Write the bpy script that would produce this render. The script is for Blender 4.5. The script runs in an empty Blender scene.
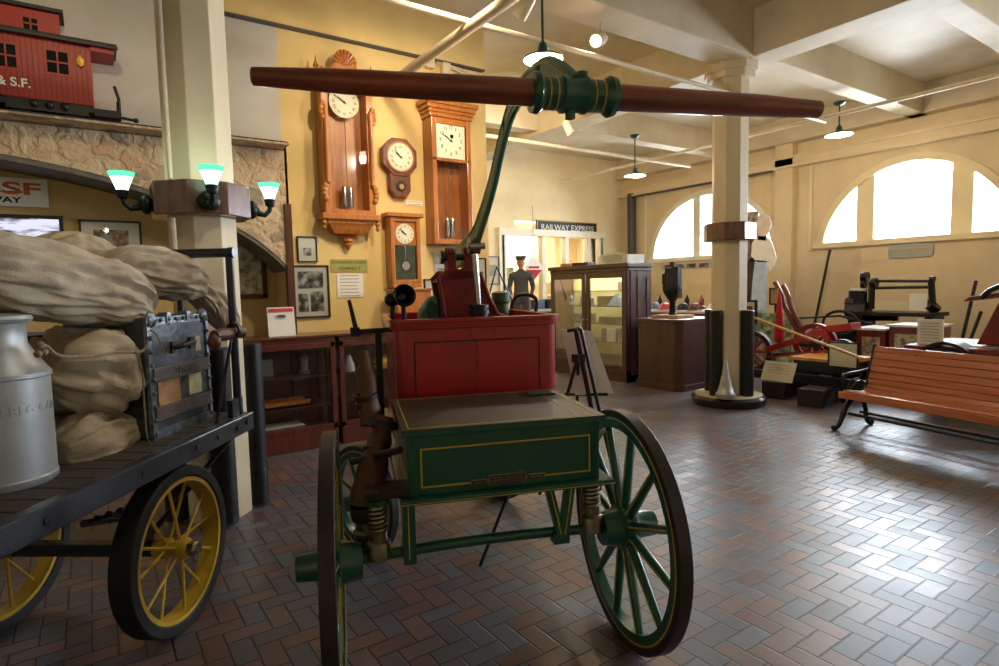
import bpy, bmesh, math, random
from mathutils import Vector, Matrix
PI=math.pi
scn=bpy.context.scene; COL=scn.collection
# ------------------------------------------------------------------ camera
F=590.0; CH=1.6
TH=math.radians(55.5); PT=math.radians(4.5); RL=math.radians(1.3)
fw0=Vector((math.cos(TH),math.sin(TH),0)); rt0=Vector((math.sin(TH),-math.cos(TH),0)); up0=Vector((0,0,1))
FW=fw0*math.cos(PT)-up0*math.sin(PT); u1=up0*math.cos(PT)+fw0*math.sin(PT)
RT=rt0*math.cos(RL)-u1*math.sin(RL); UP=u1*math.cos(RL)+rt0*math.sin(RL)
cd=bpy.data.cameras.new('camera'); cam=bpy.data.objects.new('camera',cd); COL.objects.link(cam)
cd.sensor_width=36; cd.lens=36*F/999; cd.clip_start=.05; cd.clip_end=200
cam.matrix_world=Matrix(((RT.x,UP.x,-FW.x,0),(RT.y,UP.y,-FW.y,0),(RT.z,UP.z,-FW.z,CH),(0,0,0,1)))
scn.camera=cam
def at(px,py,axis,val):
    """the world point on the plane x|y|z = val that the measured pixel shows"""
    r=FW+RT*((px-499.5)/F)+UP*((333-py)/F); c=Vector((0,0,CH)); t=(val-c[axis])/r[axis]
    return c+r*t
# ------------------------------------------------------------------ materials
def srgb(c):
    return tuple((x/12.92 if x<=.04045 else ((x+.055)/1.055)**2.4) for x in [v/255 for v in c])
class NT:
    def __init__(s,name):
        s.m=bpy.data.materials.new(name); s.m.use_nodes=True; s.t=s.m.node_tree; s.t.nodes.clear()
        s.o=s.t.nodes.new('ShaderNodeOutputMaterial')
    def n(s,k,**kw):
        x=s.t.nodes.new(k)
        for a,v in kw.items(): setattr(x,a,v)
        return x
    def l(s,a,b): s.t.links.new(a,b)
    def math(s,op,a,b=None):
        x=s.n('ShaderNodeMath',operation=op)
        for i,v in enumerate((a,b)):
            if v is None: continue
            if isinstance(v,(int,float)): x.inputs[i].default_value=v
            else: s.l(v,x.inputs[i])
        return x.outputs[0]
    def mix(s,f,a,b):
        x=s.n('ShaderNodeMix',data_type='RGBA')
        for i,v in ((0,f),(6,a),(7,b)):
            if isinstance(v,(int,float)): x.inputs[i].default_value=v
            elif isinstance(v,tuple): x.inputs[i].default_value=v if len(v)==4 else v+(1,)
            else: s.l(v,x.inputs[i])
        return x.outputs[2]
def mat(name,rgb,rough=.5,metal=0,var=.12,sc=6,bump=.0,bsc=40,stretch=None,coat=0,rgb2=None,emit=0,wood=False,spec=.5):
    T=NT(name); b=T.n('ShaderNodeBsdfPrincipled'); T.l(b.outputs[0],T.o.inputs[0])
    c=srgb(rgb); c2=srgb(rgb2) if rgb2 else tuple(v*(1-var*2.2) for v in c)
    tc=T.n('ShaderNodeTexCoord'); mp=T.n('ShaderNodeMapping'); T.l(tc.outputs['Object'],mp.inputs[0])
    if stretch: mp.inputs['Scale'].default_value=stretch
    nz=T.n('ShaderNodeTexNoise'); nz.inputs['Scale'].default_value=sc; nz.inputs['Detail'].default_value=5; nz.inputs['Roughness'].default_value=.6
    T.l(mp.outputs[0],nz.inputs['Vector'])
    r=T.n('ShaderNodeMapRange'); r.inputs[1].default_value=.35; r.inputs[2].default_value=.68; T.l(nz.outputs[0],r.inputs[0])
    T.l(T.mix(r.outputs[0],c,c2),b.inputs['Base Color'])
    b.inputs['Roughness'].default_value=rough; b.inputs['Metallic'].default_value=metal
    b.inputs['Specular IOR Level'].default_value=spec
    if coat: b.inputs['Coat Weight'].default_value=coat; b.inputs['Coat Roughness'].default_value=.12
    if bump:
        n2=T.n('ShaderNodeTexNoise'); n2.inputs['Scale'].default_value=bsc; n2.inputs['Detail'].default_value=6; T.l(mp.outputs[0],n2.inputs['Vector'])
        bp=T.n('ShaderNodeBump'); bp.inputs['Strength'].default_value=bump; bp.inputs['Distance'].default_value=.01; T.l(n2.outputs[0],bp.inputs['Height']); T.l(bp.outputs[0],b.inputs['Normal'])
    if emit:
        b.inputs['Emission Color'].default_value=c+(1,); b.inputs['Emission Strength'].default_value=emit
    return T.m
def glassmat(name,tint=(1,1,1),rough=.03,refl=1.0,haze=0):
    T=NT(name); tr=T.n('ShaderNodeBsdfTransparent'); tr.inputs[0].default_value=tint+(1,)
    g=T.n('ShaderNodeBsdfGlossy'); g.inputs['Roughness'].default_value=rough
    fr=T.n('ShaderNodeFresnel'); fr.inputs[0].default_value=1.45
    f=T.math('MULTIPLY',fr.outputs[0],refl); mx=T.n('ShaderNodeMixShader'); T.l(f,mx.inputs[0]); T.l(tr.outputs[0],mx.inputs[1]); T.l(g.outputs[0],mx.inputs[2])
    T.l(mx.outputs[0],T.o.inputs[0]); return T.m
def woodmat(name,a,b,rough=.35,coat=.2,stretch=(12,12,1.0),sc=2.5):
    return mat(name,a,rough,0,.1,sc,.08,30,stretch,coat,b)
def emis(name,rgb,s):
    T=NT(name); e=T.n('ShaderNodeEmission'); e.inputs[0].default_value=srgb(rgb)+(1,); e.inputs[1].default_value=s; T.l(e.outputs[0],T.o.inputs[0]); return T.m
def floor_mat():
    T=NT('brick_floor'); b=T.n('ShaderNodeBsdfPrincipled'); T.l(b.outputs[0],T.o.inputs[0])
    tc=T.n('ShaderNodeTexCoord'); sp=T.n('ShaderNodeSeparateXYZ'); T.l(tc.outputs['Object'],sp.inputs[0])
    w=.1016; M=T.math
    nz=T.n('ShaderNodeTexNoise'); nz.inputs['Scale'].default_value=14; T.l(tc.outputs['Object'],nz.inputs['Vector'])
    wob=M('MULTIPLY',M('SUBTRACT',nz.outputs[0],.5),.08)
    x=M('ADD',M('DIVIDE',M('ADD',sp.outputs[0],40.64),w),wob); y=M('ADD',M('DIVIDE',M('ADD',sp.outputs[1],40.64),w),wob)
    i=M('FLOOR',x); j=M('FLOOR',y); fx=M('SUBTRACT',x,i); fy=M('SUBTRACT',y,j)
    k=M('FLOORED_MODULO',M('ADD',i,j),4.0)
    vert=M('GREATER_THAN',k,1.5); k1=M('COMPARE',k,1.0); k3=M('COMPARE',k,3.0)
    for q in (k1,k3): q.node.inputs[2].default_value=.3
    idx=M('SUBTRACT',i,k1); idy=M('SUBTRACT',j,k3)
    def sel(a,c): return M('ADD',M('MULTIPLY',a,M('SUBTRACT',1.0,vert)),M('MULTIPLY',c,vert))
    u=sel(M('ADD',fx,k1),M('ADD',fy,k3)); v=sel(fy,fx)
    d=M('MINIMUM',M('MINIMUM',u,M('SUBTRACT',2.0,u)),M('MINIMUM',v,M('SUBTRACT',1.0,v)))
    cb=T.n('ShaderNodeCombineXYZ'); T.l(idx,cb.inputs[0]); T.l(idy,cb.inputs[1])
    wn=T.n('ShaderNodeTexWhiteNoise',noise_dimensions='3D'); T.l(cb.outputs[0],wn.inputs[0])
    ramp=T.n('ShaderNodeValToRGB'); T.l(wn.outputs[0],ramp.inputs[0]); cr=ramp.color_ramp; cr.interpolation='LINEAR'
    cols=[(0,(112,84,80)),(.22,(132,104,98)),(.42,(108,100,102)),(.6,(90,98,110)),(.8,(106,114,126)),(1,(98,88,90))]
    while len(cr.elements)<len(cols): cr.elements.new(.5)
    for e,(p,c) in zip(cr.elements,cols): e.position=p; e.color=srgb(c)+(1,)
    n2=T.n('ShaderNodeTexNoise'); n2.inputs['Scale'].default_value=60; n2.inputs['Detail'].default_value=6; T.l(tc.outputs['Object'],n2.inputs['Vector'])
    n3=T.n('ShaderNodeTexNoise'); n3.inputs['Scale'].default_value=1.3; n3.inputs['Detail'].default_value=3; T.l(tc.outputs['Object'],n3.inputs['Vector'])
    c1=T.mix(M('MULTIPLY',n2.outputs[0],.35),ramp.outputs[0],srgb((70,62,62)))
    mort=T.n('ShaderNodeMapRange'); mort.inputs[1].default_value=.025; mort.inputs[2].default_value=.06; T.l(d,mort.inputs[0])
    T.l(T.mix(mort.outputs[0],srgb((44,38,36)),c1),b.inputs['Base Color'])
    rr=M('ADD',M('MULTIPLY',n3.outputs[0],.12),M('ADD',M('MULTIPLY',wn.outputs[0],.10),.27)); T.l(rr,b.inputs['Roughness'])
    b.inputs['Specular IOR Level'].default_value=.8
    bp=T.n('ShaderNodeBump'); bp.inputs['Strength'].default_value=.5; bp.inputs['Distance'].default_value=.006
    h=M('ADD',mort.outputs[0],M('ADD',M('MULTIPLY',n2.outputs[0],.28),M('MULTIPLY',wn.outputs[0],.35))); T.l(h,bp.inputs['Height']); T.l(bp.outputs[0],b.inputs['Normal'])
    return T.m
def stone_mat():
    T=NT('river_stone'); b=T.n('ShaderNodeBsdfPrincipled'); T.l(b.outputs[0],T.o.inputs[0])
    tc=T.n('ShaderNodeTexCoord'); nz=T.n('ShaderNodeTexNoise'); nz.inputs['Scale'].default_value=9; nz.inputs['Detail'].default_value=4; T.l(tc.outputs['Object'],nz.inputs['Vector'])
    ad=T.n('ShaderNodeVectorMath',operation='MULTIPLY_ADD'); T.l(nz.outputs['Color'],ad.inputs[0]); ad.inputs[1].default_value=(.16,.16,.16); T.l(tc.outputs['Object'],ad.inputs[2])
    vo=T.n('ShaderNodeTexVoronoi'); vo.inputs['Scale'].default_value=5.2; T.l(ad.outputs[0],vo.inputs['Vector'])
    ve=T.n('ShaderNodeTexVoronoi',feature='DISTANCE_TO_EDGE'); ve.inputs['Scale'].default_value=5.2; T.l(ad.outputs[0],ve.inputs['Vector'])
    sp=T.n('ShaderNodeSeparateColor'); T.l(vo.outputs['Color'],sp.inputs[0])
    ramp=T.n('ShaderNodeValToRGB'); T.l(sp.outputs[0],ramp.inputs[0]); cr=ramp.color_ramp; cr.interpolation='CONSTANT'
    cols=[(0,(226,200,166)),(.3,(218,180,142)),(.5,(186,164,138)),(.62,(230,208,174)),(.8,(206,172,138)),(.92,(164,150,132))]
    while len(cr.elements)<len(cols): cr.elements.new(.5)
    for e,(p,c) in zip(cr.elements,cols): e.position=p; e.color=srgb(c)+(1,)
    mr=T.n('ShaderNodeMapRange'); mr.inputs[1].default_value=.06; mr.inputs[2].default_value=.16; T.l(ve.outputs[0],mr.inputs[0])
    n2=T.n('ShaderNodeTexNoise'); n2.inputs['Scale'].default_value=25; n2.inputs['Detail'].default_value=6; T.l(tc.outputs['Object'],n2.inputs['Vector'])
    c=T.mix(mr.outputs[0],srgb((216,194,160)),ramp.outputs[0])
    T.l(T.mix(T.math('MULTIPLY',n2.outputs[0],.45),c,srgb((150,118,92))),b.inputs['Base Color']); b.inputs['Roughness'].default_value=.75
    bp=T.n('ShaderNodeBump'); bp.inputs['Strength'].default_value=.5; bp.inputs['Distance'].default_value=.03; T.l(T.math('ADD',mr.outputs[0],n2.outputs[0]),bp.inputs['Height']); T.l(bp.outputs[0],b.inputs['Normal'])
    return T.m
def picmat(name,a,b,c,sc=7,rough=.4):
    """a blotchy generic picture: three colours in soft patches"""
    T=NT(name); bs=T.n('ShaderNodeBsdfPrincipled'); T.l(bs.outputs[0],T.o.inputs[0]); bs.inputs['Roughness'].default_value=rough
    tc=T.n('ShaderNodeTexCoord'); nz=T.n('ShaderNodeTexNoise'); nz.inputs['Scale'].default_value=sc; nz.inputs['Detail'].default_value=6; T.l(tc.outputs['Object'],nz.inputs['Vector'])
    r=T.n('ShaderNodeValToRGB'); T.l(nz.outputs[0],r.inputs[0]); r.color_ramp.elements[0].position=.38; r.color_ramp.elements[0].color=srgb(a)+(1,)
    e=r.color_ramp.elements.new(.5); e.color=srgb(b)+(1,); r.color_ramp.elements[-1].position=.62; r.color_ramp.elements[-1].color=srgb(c)+(1,)
    T.l(r.outputs[0],bs.inputs['Base Color']); return T.m
M={}
M['floor']=floor_mat(); M['stone']=stone_mat()
M['wall_gold']=mat('gold_paint',(234,202,132),.6,0,.05,2.5,.06,60)
M['wall_pale']=mat('pale_yellow_paint',(244,224,180),.65,0,.05,2,.08,50)
M['wall_tan']=mat('tan_paint',(230,207,166),.65,0,.05,2,.08,50)
M['wall_grey']=mat('grey_white_paint',(206,200,188),.7,0,.05,2,.06,40)
M['recess']=mat('ochre_paint',(206,172,112),.7,0,.06,2,.06,40)
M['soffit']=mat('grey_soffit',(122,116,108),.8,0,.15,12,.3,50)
M['ceil']=mat('cream_ceiling',(218,202,172),.6,0,.06,2.5,.25,9)
M['column']=mat('column_paint',(220,204,172),.55,0,.05,3,.08,50,(1,1,.3))
M['band']=woodmat('band_wood',(120,84,72),(86,56,48),.25,.5,(8,8,2))
M['black_paint']=mat('black_gloss_paint',(22,22,24),.28,0,.15,6,.05,40,None,.3)
M['bumper']=mat('black_bumper',(20,20,22),.4,0,.2,8)
M['caboose_pane']=mat('dark_pane',(26,32,30),.8,spec=.1)
M['pipe']=mat('painted_pipe',(226,208,176),.4,0,.06,8)
M['dark_pipe']=mat('dark_grey_pipe',(84,78,74),.5,0,.06,8)
M['white_trim']=mat('white_trim_paint',(238,230,208),.45,0,.04,6)
M['glass']=glassmat('window_glass',(1,1,1),.02)
M['case_glass']=glassmat('case_glass',(.985,.99,.985),.03,.55)
M['green']=mat('green_enamel',(20,88,66),.3,0,.12,5,.03,30,None,.6)
M['green_hi']=mat('green_arm_enamel',(70,128,100),.4,0,.1,5,.02,30,None,.15)
M['yellow_line']=mat('yellow_pinstripe',(214,180,60),.45,0,.1,9)
M['red']=mat('red_enamel',(176,22,32),.32,0,.12,4,.04,25,None,.5)
M['red_dark']=mat('dark_red_casting',(142,34,36),.5,0,.18,6,.1,40)
M['line_black']=mat('black_pinstripe',(50,12,14),.5)
M['chest_top']=mat('worn_chest_top',(42,50,44),.45,0,.2,7,.06,30,None,.12,(70,62,46))
M['tire_iron']=mat('iron_tyre',(62,56,54),.5,.3,.2,10,.06,40)
M['steel']=mat('bright_steel',(180,180,186),.22,1,.06,10)
M['brass_dull']=mat('dull_nickel',(160,148,128),.35,.9,.15,14)
M['iron']=mat('black_iron',(30,28,30),.4,.3,.15,12,.08,40)
M['wood_lever']=woodmat('lever_wood',(166,80,48),(98,44,30),.28,.6,(1,14,14),2)
M['leather']=mat('brown_leather',(104,66,40),.5,0,.25,12,.3,30)
M['leather_dark']=mat('dark_leather',(52,34,26),.5,0,.2,12,.2,30)
M['blue_iron']=mat('dark_blue_paint',(32,38,58),.4,0,.2,9,.15,50,None,.2)
M['deck']=mat('weathered_planks',(70,62,56),.7,0,.2,6,.3,40,(1.5,12,12))
M['rubber']=mat('black_rubber_tyre',(34,32,34),.6,0,.15,10,.1,30)
M['yellow']=mat('yellow_enamel',(216,176,52),.4,0,.15,6,.05,30)
M['canvas']=mat('grey_tan_canvas',(188,174,152),.9,0,.1,5,.3,120,None,0,(160,144,122),spec=.15)
M['canvas2']=mat('darker_tan_canvas',(178,160,132),.9,0,.1,6,.3,120,None,0,(154,136,108),spec=.15)
M['rope']=mat('jute_rope',(150,132,104),.85,0,.2,60)
M['can']=mat('galvanised_can',(178,182,184),.42,.45,.1,5,.06,20)
M['trunk']=mat('dark_trunk_tin',(92,100,112),.4,.3,.3,9,.35,35)
M['trunk_slat']=mat('trunk_slat_wood',(104,90,86),.6,0,.25,12,.2,40,(12,1,12))
M['trunk_edge']=mat('trunk_iron_edge',(140,150,164),.3,.6,.3,22,.5,30)
M['label_tan']=mat('worn_tan_paper',(206,158,104),.7,0,.2,16)
M['label_pale']=mat('worn_pale_paper',(214,206,164),.7,0,.2,16)
M['case_wood']=woodmat('mahogany',(104,46,32),(66,28,22),.3,.4)
M['cabinet']=woodmat('dark_cabinet_wood',(84,52,46),(58,36,34),.35,.3)
M['cabinet_in']=mat('cabinet_lining',(206,196,128),.6)
M['oak']=woodmat('clock_oak',(196,122,52),(160,90,34),.35,.3,(12,12,1.2))
M['walnut']=woodmat('clock_walnut',(122,62,30),(84,40,20),.35,.3,(10,10,1.5))
M['dial']=mat('clock_dial',(240,234,206),.5,0,.03,4)
M['ink']=mat('black_ink',(24,22,22),.5)
M['paper']=mat('white_paper',(236,232,224),.7,0,.02,4)
M['grey_card']=mat('grey_card',(186,190,186),.7)
M['frame_black']=mat('black_picture_frame',(34,28,28),.35)
M['frame_brown']=woodmat('brown_picture_frame',(92,44,28),(66,30,20),.35,.3)
M['bench_wood']=woodmat('bench_oak',(204,128,84),(176,100,60),.3,.35,(12,.8,12))
M['bench_iron']=mat('bench_cast_iron',(34,38,36),.35,.3,.15,12)
M['maroon']=mat('maroon_paint',(122,34,40),.3,0,.1,4,.02,20,None,.5)
M['caboose']=mat('caboose_red',(166,34,24),.45,0,.1,5,.06,20,(30,1,1))
M['caboose_black']=mat('caboose_black',(30,28,30),.5)
M['tie']=mat('creosoted_tie',(52,38,32),.8,0,.25,8,.4,30,(1.5,12,12))
M['yellow_plank']=mat('yellow_plank',(214,150,50),.6,0,.1,8)
M['orange_pole']=woodmat('yellow_pole',(206,160,72),(180,130,56),.5,.1)
M['gold_letter']=mat('gold_letter',(196,160,70),.4,.3)
M['white_letter']=mat('white_letter',(244,240,230),.5)
M['orange']=mat('orange_logo',(222,98,40),.5)
M['grey_sign']=mat('silver_sign',(176,176,172),.4,0,.05,5)
M['card']=mat('cream_card',(222,212,182),.7,0,.03,4)
M['denim']=mat('pale_blue_cloth',(186,204,230),.8,0,.1,9)
M['white_shirt']=mat('white_shirt',(238,232,224),.8,0,.05,9)
M['uniform']=mat('charcoal_uniform',(76,78,86),.85,0,.12,14)
M['skin']=mat('mannequin_skin',(188,142,116),.6)
M['red_flag']=mat('red_cloth',(190,28,36),.8)
M['blue_grey']=mat('blue_grey_cloth',(110,128,150),.8)
M['shade_metal']=mat('green_enamel_shade',(44,80,66),.35,0,.05,5)
M['shade_white']=mat('white_enamel',(244,236,214),.4)
M['bulb']=emis('lamp_glow',(255,222,170),28)
M['green_glass']=emis('green_glass_glow',(96,232,172),1.5)
M['green_glass_hot']=emis('pale_glass_glow',(206,255,222),2.6)
M['bronze']=mat('verdigris_bronze',(36,48,42),.4,.4,.3,14)
M['screen']=None
# ------------------------------------------------------------------ mesh helpers
class MB:
    def __init__(s): s.b=bmesh.new(); s.m=0
    def _f(s,vs):
        try: f=s.b.faces.new(vs); f.material_index=s.m; return f
        except ValueError: return None
    def box(s,c,d,rz=0,R=None):
        R=R or Matrix.Rotation(rz,3,'Z'); c=Vector(c); v=[]
        for i in (-1,1):
            for j in (-1,1):
                for k in (-1,1): v.append(s.b.verts.new(c+R@Vector((i*d[0]/2,j*d[1]/2,k*d[2]/2))))
        for q in ((0,1,3,2),(4,6,7,5),(0,4,5,1),(2,3,7,6),(0,2,6,4),(1,5,7,3)): s._f([v[i] for i in q])
        return s
    def b2(s,lo,hi): 
        return s.box([(a+b)/2 for a,b in zip(lo,hi)],[abs(b-a) for a,b in zip(lo,hi)])
    def bar(s,p,q,w,h,up=(0,0,1)):
        p=Vector(p); q=Vector(q); d=q-p; L=d.length; d.normalize(); u=Vector(up)
        if abs(d.dot(u))>.98: u=Vector((1,0,0))
        x=d.cross(u).normalized(); u=x.cross(d)
        R=Matrix((x,d,u)).transposed()
        return s.box((p+q)/2,(w,L,h),R=R)
    def tube(s,pts,r,n=12,cap=True,closed=False):
        P=[Vector(p) for p in pts]; N=len(P); rr=r if isinstance(r,(list,tuple)) else [r]*N; rings=[]; prev=None
        for i in range(N):
            if closed: d=P[(i+1)%N]-P[i-1]
            else: d=P[min(i+1,N-1)]-P[max(i-1,0)]
            d.normalize()
            if prev is None:
                a=Vector((0,0,1)) if abs(d.z)<.9 else Vector((1,0,0)); x=d.cross(a).normalized()
            else:
                x=(prev-d*prev.dot(d)).normalized()
            prev=x; y=d.cross(x)
            rings.append([s.b.verts.new(P[i]+x*(rr[i]*math.cos(2*PI*k/n))+y*(rr[i]*math.sin(2*PI*k/n))) for k in range(n)])
        for i in range(N if closed else N-1):
            A=rings[i]; B=rings[(i+1)%N]
            for k in range(n): s._f([A[k],A[(k+1)%n],B[(k+1)%n],B[k]])
        if cap and not closed:
            s._f(rings[0][::-1]); s._f(rings[-1])
        return s
    def cyl(s,p,q,r,r2=None,n=20): return s.tube([p,q],[r,r if r2 is None else r2],n)
    def lathe(s,o,d,prof,n=24,cap=True):
        """prof: (distance along d, radius)"""
        o=Vector(o); d=Vector(d).normalized(); a=Vector((0,0,1)) if abs(d.z)<.9 else Vector((1,0,0)); x=d.cross(a).normalized(); y=d.cross(x); R=[]
        for t,r in prof:
            r=max(r,1e-4)
            R.append([s.b.verts.new(o+d*t+x*(r*math.cos(2*PI*k/n))+y*(r*math.sin(2*PI*k/n))) for k in range(n)])
        for A,B in zip(R,R[1:]):
            for k in range(n): s._f([A[k],A[(k+1)%n],B[(k+1)%n],B[k]])
        if cap: s._f(R[0][::-1]); s._f(R[-1])
        return s
    def ring(s,o,d,r,w,t,n=48):
        """flat hoop: outer radius r, radial thickness w, axial width t"""
        return s.lathe_closed(o,d,[(-t/2,r),(t/2,r),(t/2,r-w),(-t/2,r-w)],n)
    def lathe_closed(s,o,d,prof,n=48):
        o=Vector(o); d=Vector(d).normalized(); a=Vector((0,0,1)) if abs(d.z)<.9 else Vector((1,0,0)); x=d.cross(a).normalized(); y=d.cross(x); R=[]
        for t,r in prof: R.append([s.b.verts.new(o+d*t+x*(r*math.cos(2*PI*k/n))+y*(r*math.sin(2*PI*k/n))) for k in range(n)])
        for i in range(len(R)):
            A=R[i]; B=R[(i+1)%len(R)]
            for k in range(n): s._f([A[k],A[(k+1)%n],B[(k+1)%n],B[k]])
        return s
    def prism(s,poly,fn,depth):
        """poly of 2d points; fn(u,v,w) -> 3d; extruded w from 0 to depth"""
        A=[s.b.verts.new(fn(u,v,0)) for u,v in poly]; B=[s.b.verts.new(fn(u,v,depth)) for u,v in poly]; n=len(poly)
        s._f(A[::-1]); s._f(B)
        for i in range(n): s._f([A[i],A[(i+1)%n],B[(i+1)%n],B[i]])
        return s
    def ball(s,c,r,n=12,sq=(1,1,1)):
        c=Vector(c); rings=[]
        for i in range(n+1):
            a=PI*i/n; rings.append([s.b.verts.new(c+Vector((r*sq[0]*max(math.sin(a),1e-3)*math.cos(2*PI*k/(2*n)),r*sq[1]*max(math.sin(a),1e-3)*math.sin(2*PI*k/(2*n)),r*sq[2]*math.cos(a)))) for k in range(2*n)])
        for A,B in zip(rings,rings[1:]):
            for k in range(2*n): s._f([A[k],A[(k+1)%(2*n)],B[(k+1)%(2*n)],B[k]])
        s._f(rings[0]); s._f(rings[-1][::-1]); return s
    def hexa(s,v):
        v=[s.b.verts.new(Vector(p)) for p in v]
        for q in ((0,1,2,3),(7,6,5,4),(0,4,5,1),(1,5,6,2),(2,6,7,3),(3,7,4,0)): s._f([v[i] for i in q])
        return s
    def build(s,name,mats,parent=None,smooth=True,bev=0,sub=0):
        me=bpy.data.meshes.new(name)
        bmesh.ops.recalc_face_normals(s.b,faces=s.b.faces[:]); s.b.to_mesh(me); s.b.free()
        for m in (mats if isinstance(mats,(list,tuple)) else [mats]): me.materials.append(M[m] if isinstance(m,str) else m)
        if smooth:
            for p in me.polygons: p.use_smooth=True
            me.set_sharp_from_angle(angle=math.radians(38))
        o=bpy.data.objects.new(name,me); COL.objects.link(o)
        if parent: o.parent=parent
        if bev:
            b=o.modifiers.new('bevel','BEVEL'); b.width=bev; b.segments=2; b.limit_method='ANGLE'; b.angle_limit=math.radians(40)
        if sub:
            b=o.modifiers.new('sub','SUBSURF'); b.levels=sub; b.render_levels=sub
        return o
def tag(o,label,cat,group=None):
    o['label']=label; o['category']=cat
    if group: o['group']=group
    return o
def thing(name,label,cat,loc=(0,0,0),rz=0,group=None):
    o=bpy.data.objects.new(name,None); COL.objects.link(o); o.location=loc; o.rotation_euler=(0,0,rz); o.empty_display_size=.1
    return tag(o,label,cat,group)
def struct(name,mb,m,**k):
    o=mb.build(name,m,**k); o['kind']='structure'; return o
def dup(root,loc,rz,label=None,group=None):
    def cp(o,par):
        c=o.copy(); COL.objects.link(c)
        if par: c.parent=par
        for ch in [x for x in bpy.data.objects if x.parent==o and x not in made]:
            made.add(cp(ch,c))
        return c
    made=set(); kids=[x for x in bpy.data.objects]
    r=cp(root,None); r.location=loc; r.rotation_euler=(0,0,rz)
    if label: r['label']=label
    if group: r['group']=group
    return r
def text(s,size,m,parent,loc,rot,name='lettering',ext=.002,align='CENTER',sx=1,bold=0):
    c=bpy.data.curves.new(name,'FONT'); c.body=s; c.size=size; c.extrude=ext; c.align_x=align; c.align_y='CENTER'; c.offset=bold
    t=bpy.data.objects.new('tmp',c); COL.objects.link(t)
    dg=bpy.context.evaluated_depsgraph_get(); me=bpy.data.meshes.new_from_object(t.evaluated_get(dg)); bpy.data.objects.remove(t); bpy.data.curves.remove(c)
    me.materials.clear(); me.materials.append(M[m] if isinstance(m,str) else m)
    o=bpy.data.objects.new(name,me); COL.objects.link(o); o.parent=parent; o.location=loc; o.rotation_euler=rot; o.scale=(sx,1,1)
    return o
# ================================================================== THE ROOM
WY=6.4; XW=12.0; YB=11.4; ZC=4.85
def wbox(name,lo,hi,m): return struct(name,MB().b2(lo,hi),m,smooth=False)
wbox('floor',(-5,-5,-.1),(14.6,13.6,0),'floor')
# ---- ceiling slab with its girders
c=MB(); c.b2((-5,-5,ZC),(12.3,11.7,ZC+.15))
c.b2((-5,4.28,4.3),(6.75,4.72,ZC+.01))            # girder along the clock wall direction, column to column
for x0,x1 in ((6.75,7.18),(.58,1.02),(-4.9,-4.6)):
    c.b2((x0,-5 if x0>0 else -5,4.3),(x1,WY if 0<x0<2 else 11.4,ZC+.01))
for y in (8.2,4.45,2.55,.6,-1.4,-3.4): c.b2((7.18,y-.14,4.36),(12,y+.14,ZC+.01))
for y in (8.6,): c.b2((4.22,y-.14,4.36),(6.75,y+.14,ZC+.01))
c.b2((11.72,-5,4.36),(12,11.4,ZC+.01))
struct('ceiling',c,'ceil',smooth=False,bev=.012)
# ---- left wall (clocks, stone arch)
L=MB(); L.b2((1.72,WY,0),(4.22,WY+.25,4.85)); L.b2((1.72,WY-.05,4.3),(4.22,WY,4.85)); L.b2((-5,WY-.05,4.3),(1.72,WY+.25,4.85)); L.b2((4.22,WY+.12,0),(4.34,YB,4.85))
struct('wall_left',L,'wall_gold',smooth=False)
wbox('wall_left_upper',(-5,WY,3.04),(1.72,WY+.25,4.3),'wall_grey')
# arch: stone ring and grey soffit
def arch_z(x):
    x0=-1.35; a=3.25; return 1.35+1.47*math.sqrt(max(0,1-((x-x0)/a)**2))
S=MB(); G=MB(); xs=[-5+6.72*i/56 for i in range(57)]
for a,b in zip(xs,xs[1:]):
    za,zb=arch_z(a),arch_z(b)
    S.hexa([(a,WY-.06,za),(b,WY-.06,zb),(b,WY-.06,3.04),(a,WY-.06,3.04),(a,WY+.24,za),(b,WY+.24,zb),(b,WY+.24,3.04),(a,WY+.24,3.04)])
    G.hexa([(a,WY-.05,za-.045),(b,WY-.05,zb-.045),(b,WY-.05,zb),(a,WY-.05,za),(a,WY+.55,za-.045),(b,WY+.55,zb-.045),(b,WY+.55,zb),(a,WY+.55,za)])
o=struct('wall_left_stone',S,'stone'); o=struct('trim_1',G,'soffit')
wbox('wall_recess',(-5,6.95,0),(1.75,7.1,3.1),'recess')
wbox('trim_3',(1.69,WY-.08,0),(1.76,WY-.0,2.5),'frame_brown'); wbox('wall_recess_side',(1.70,WY,0),(1.76,6.95,3.1),'recess')
struct('trim_shadow_line',MB().b2((-5,WY-.07,4.285),(4.22,WY,4.305)),'dark_pipe')  # dark grey strip paints the shadow line at the wall's upper step
# ---- wall at the back with the office opening
ox0,ox1,oz1=at(503,240,1,YB).x, at(600,240,1,YB).x, 2.82
b=MB(); b.b2((4.22,YB,0),(ox0,YB+.2,4.85)); b.b2((ox1,YB,0),(12.3,YB+.2,4.85)); b.b2((ox0,YB,oz1),(ox1,YB+.2,4.85)); b.b2((ox0,YB,0),(ox1,YB+.2,.9))
struct('wall_back',b,'wall_pale',smooth=False)
w=MB(); ww=ox1-ox0
for x in [ox0+ww*f for f in (0,.38,.62,.86,1)]: w.b2((x-.06,YB-.05,.9),(x+.06,YB+.12,oz1))
w.b2((ox0-.14,YB-.07,oz1-.02),(ox1+.14,YB+.12,oz1+.14)); w.b2((ox0-.12,YB-.08,.86),(ox1+.12,YB+.15,.94))
for x in (ox0-.07,ox1+.07): w.b2((x-.07,YB-.05,0),(x+.07,YB+.1,oz1))
wf=struct('window_3',w,'white_trim',smooth=False)
MB().b2((ox0,YB+.08,.94),(ox1,YB+.09,oz1)).build('window_pane','glass',wf,smooth=False)
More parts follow.
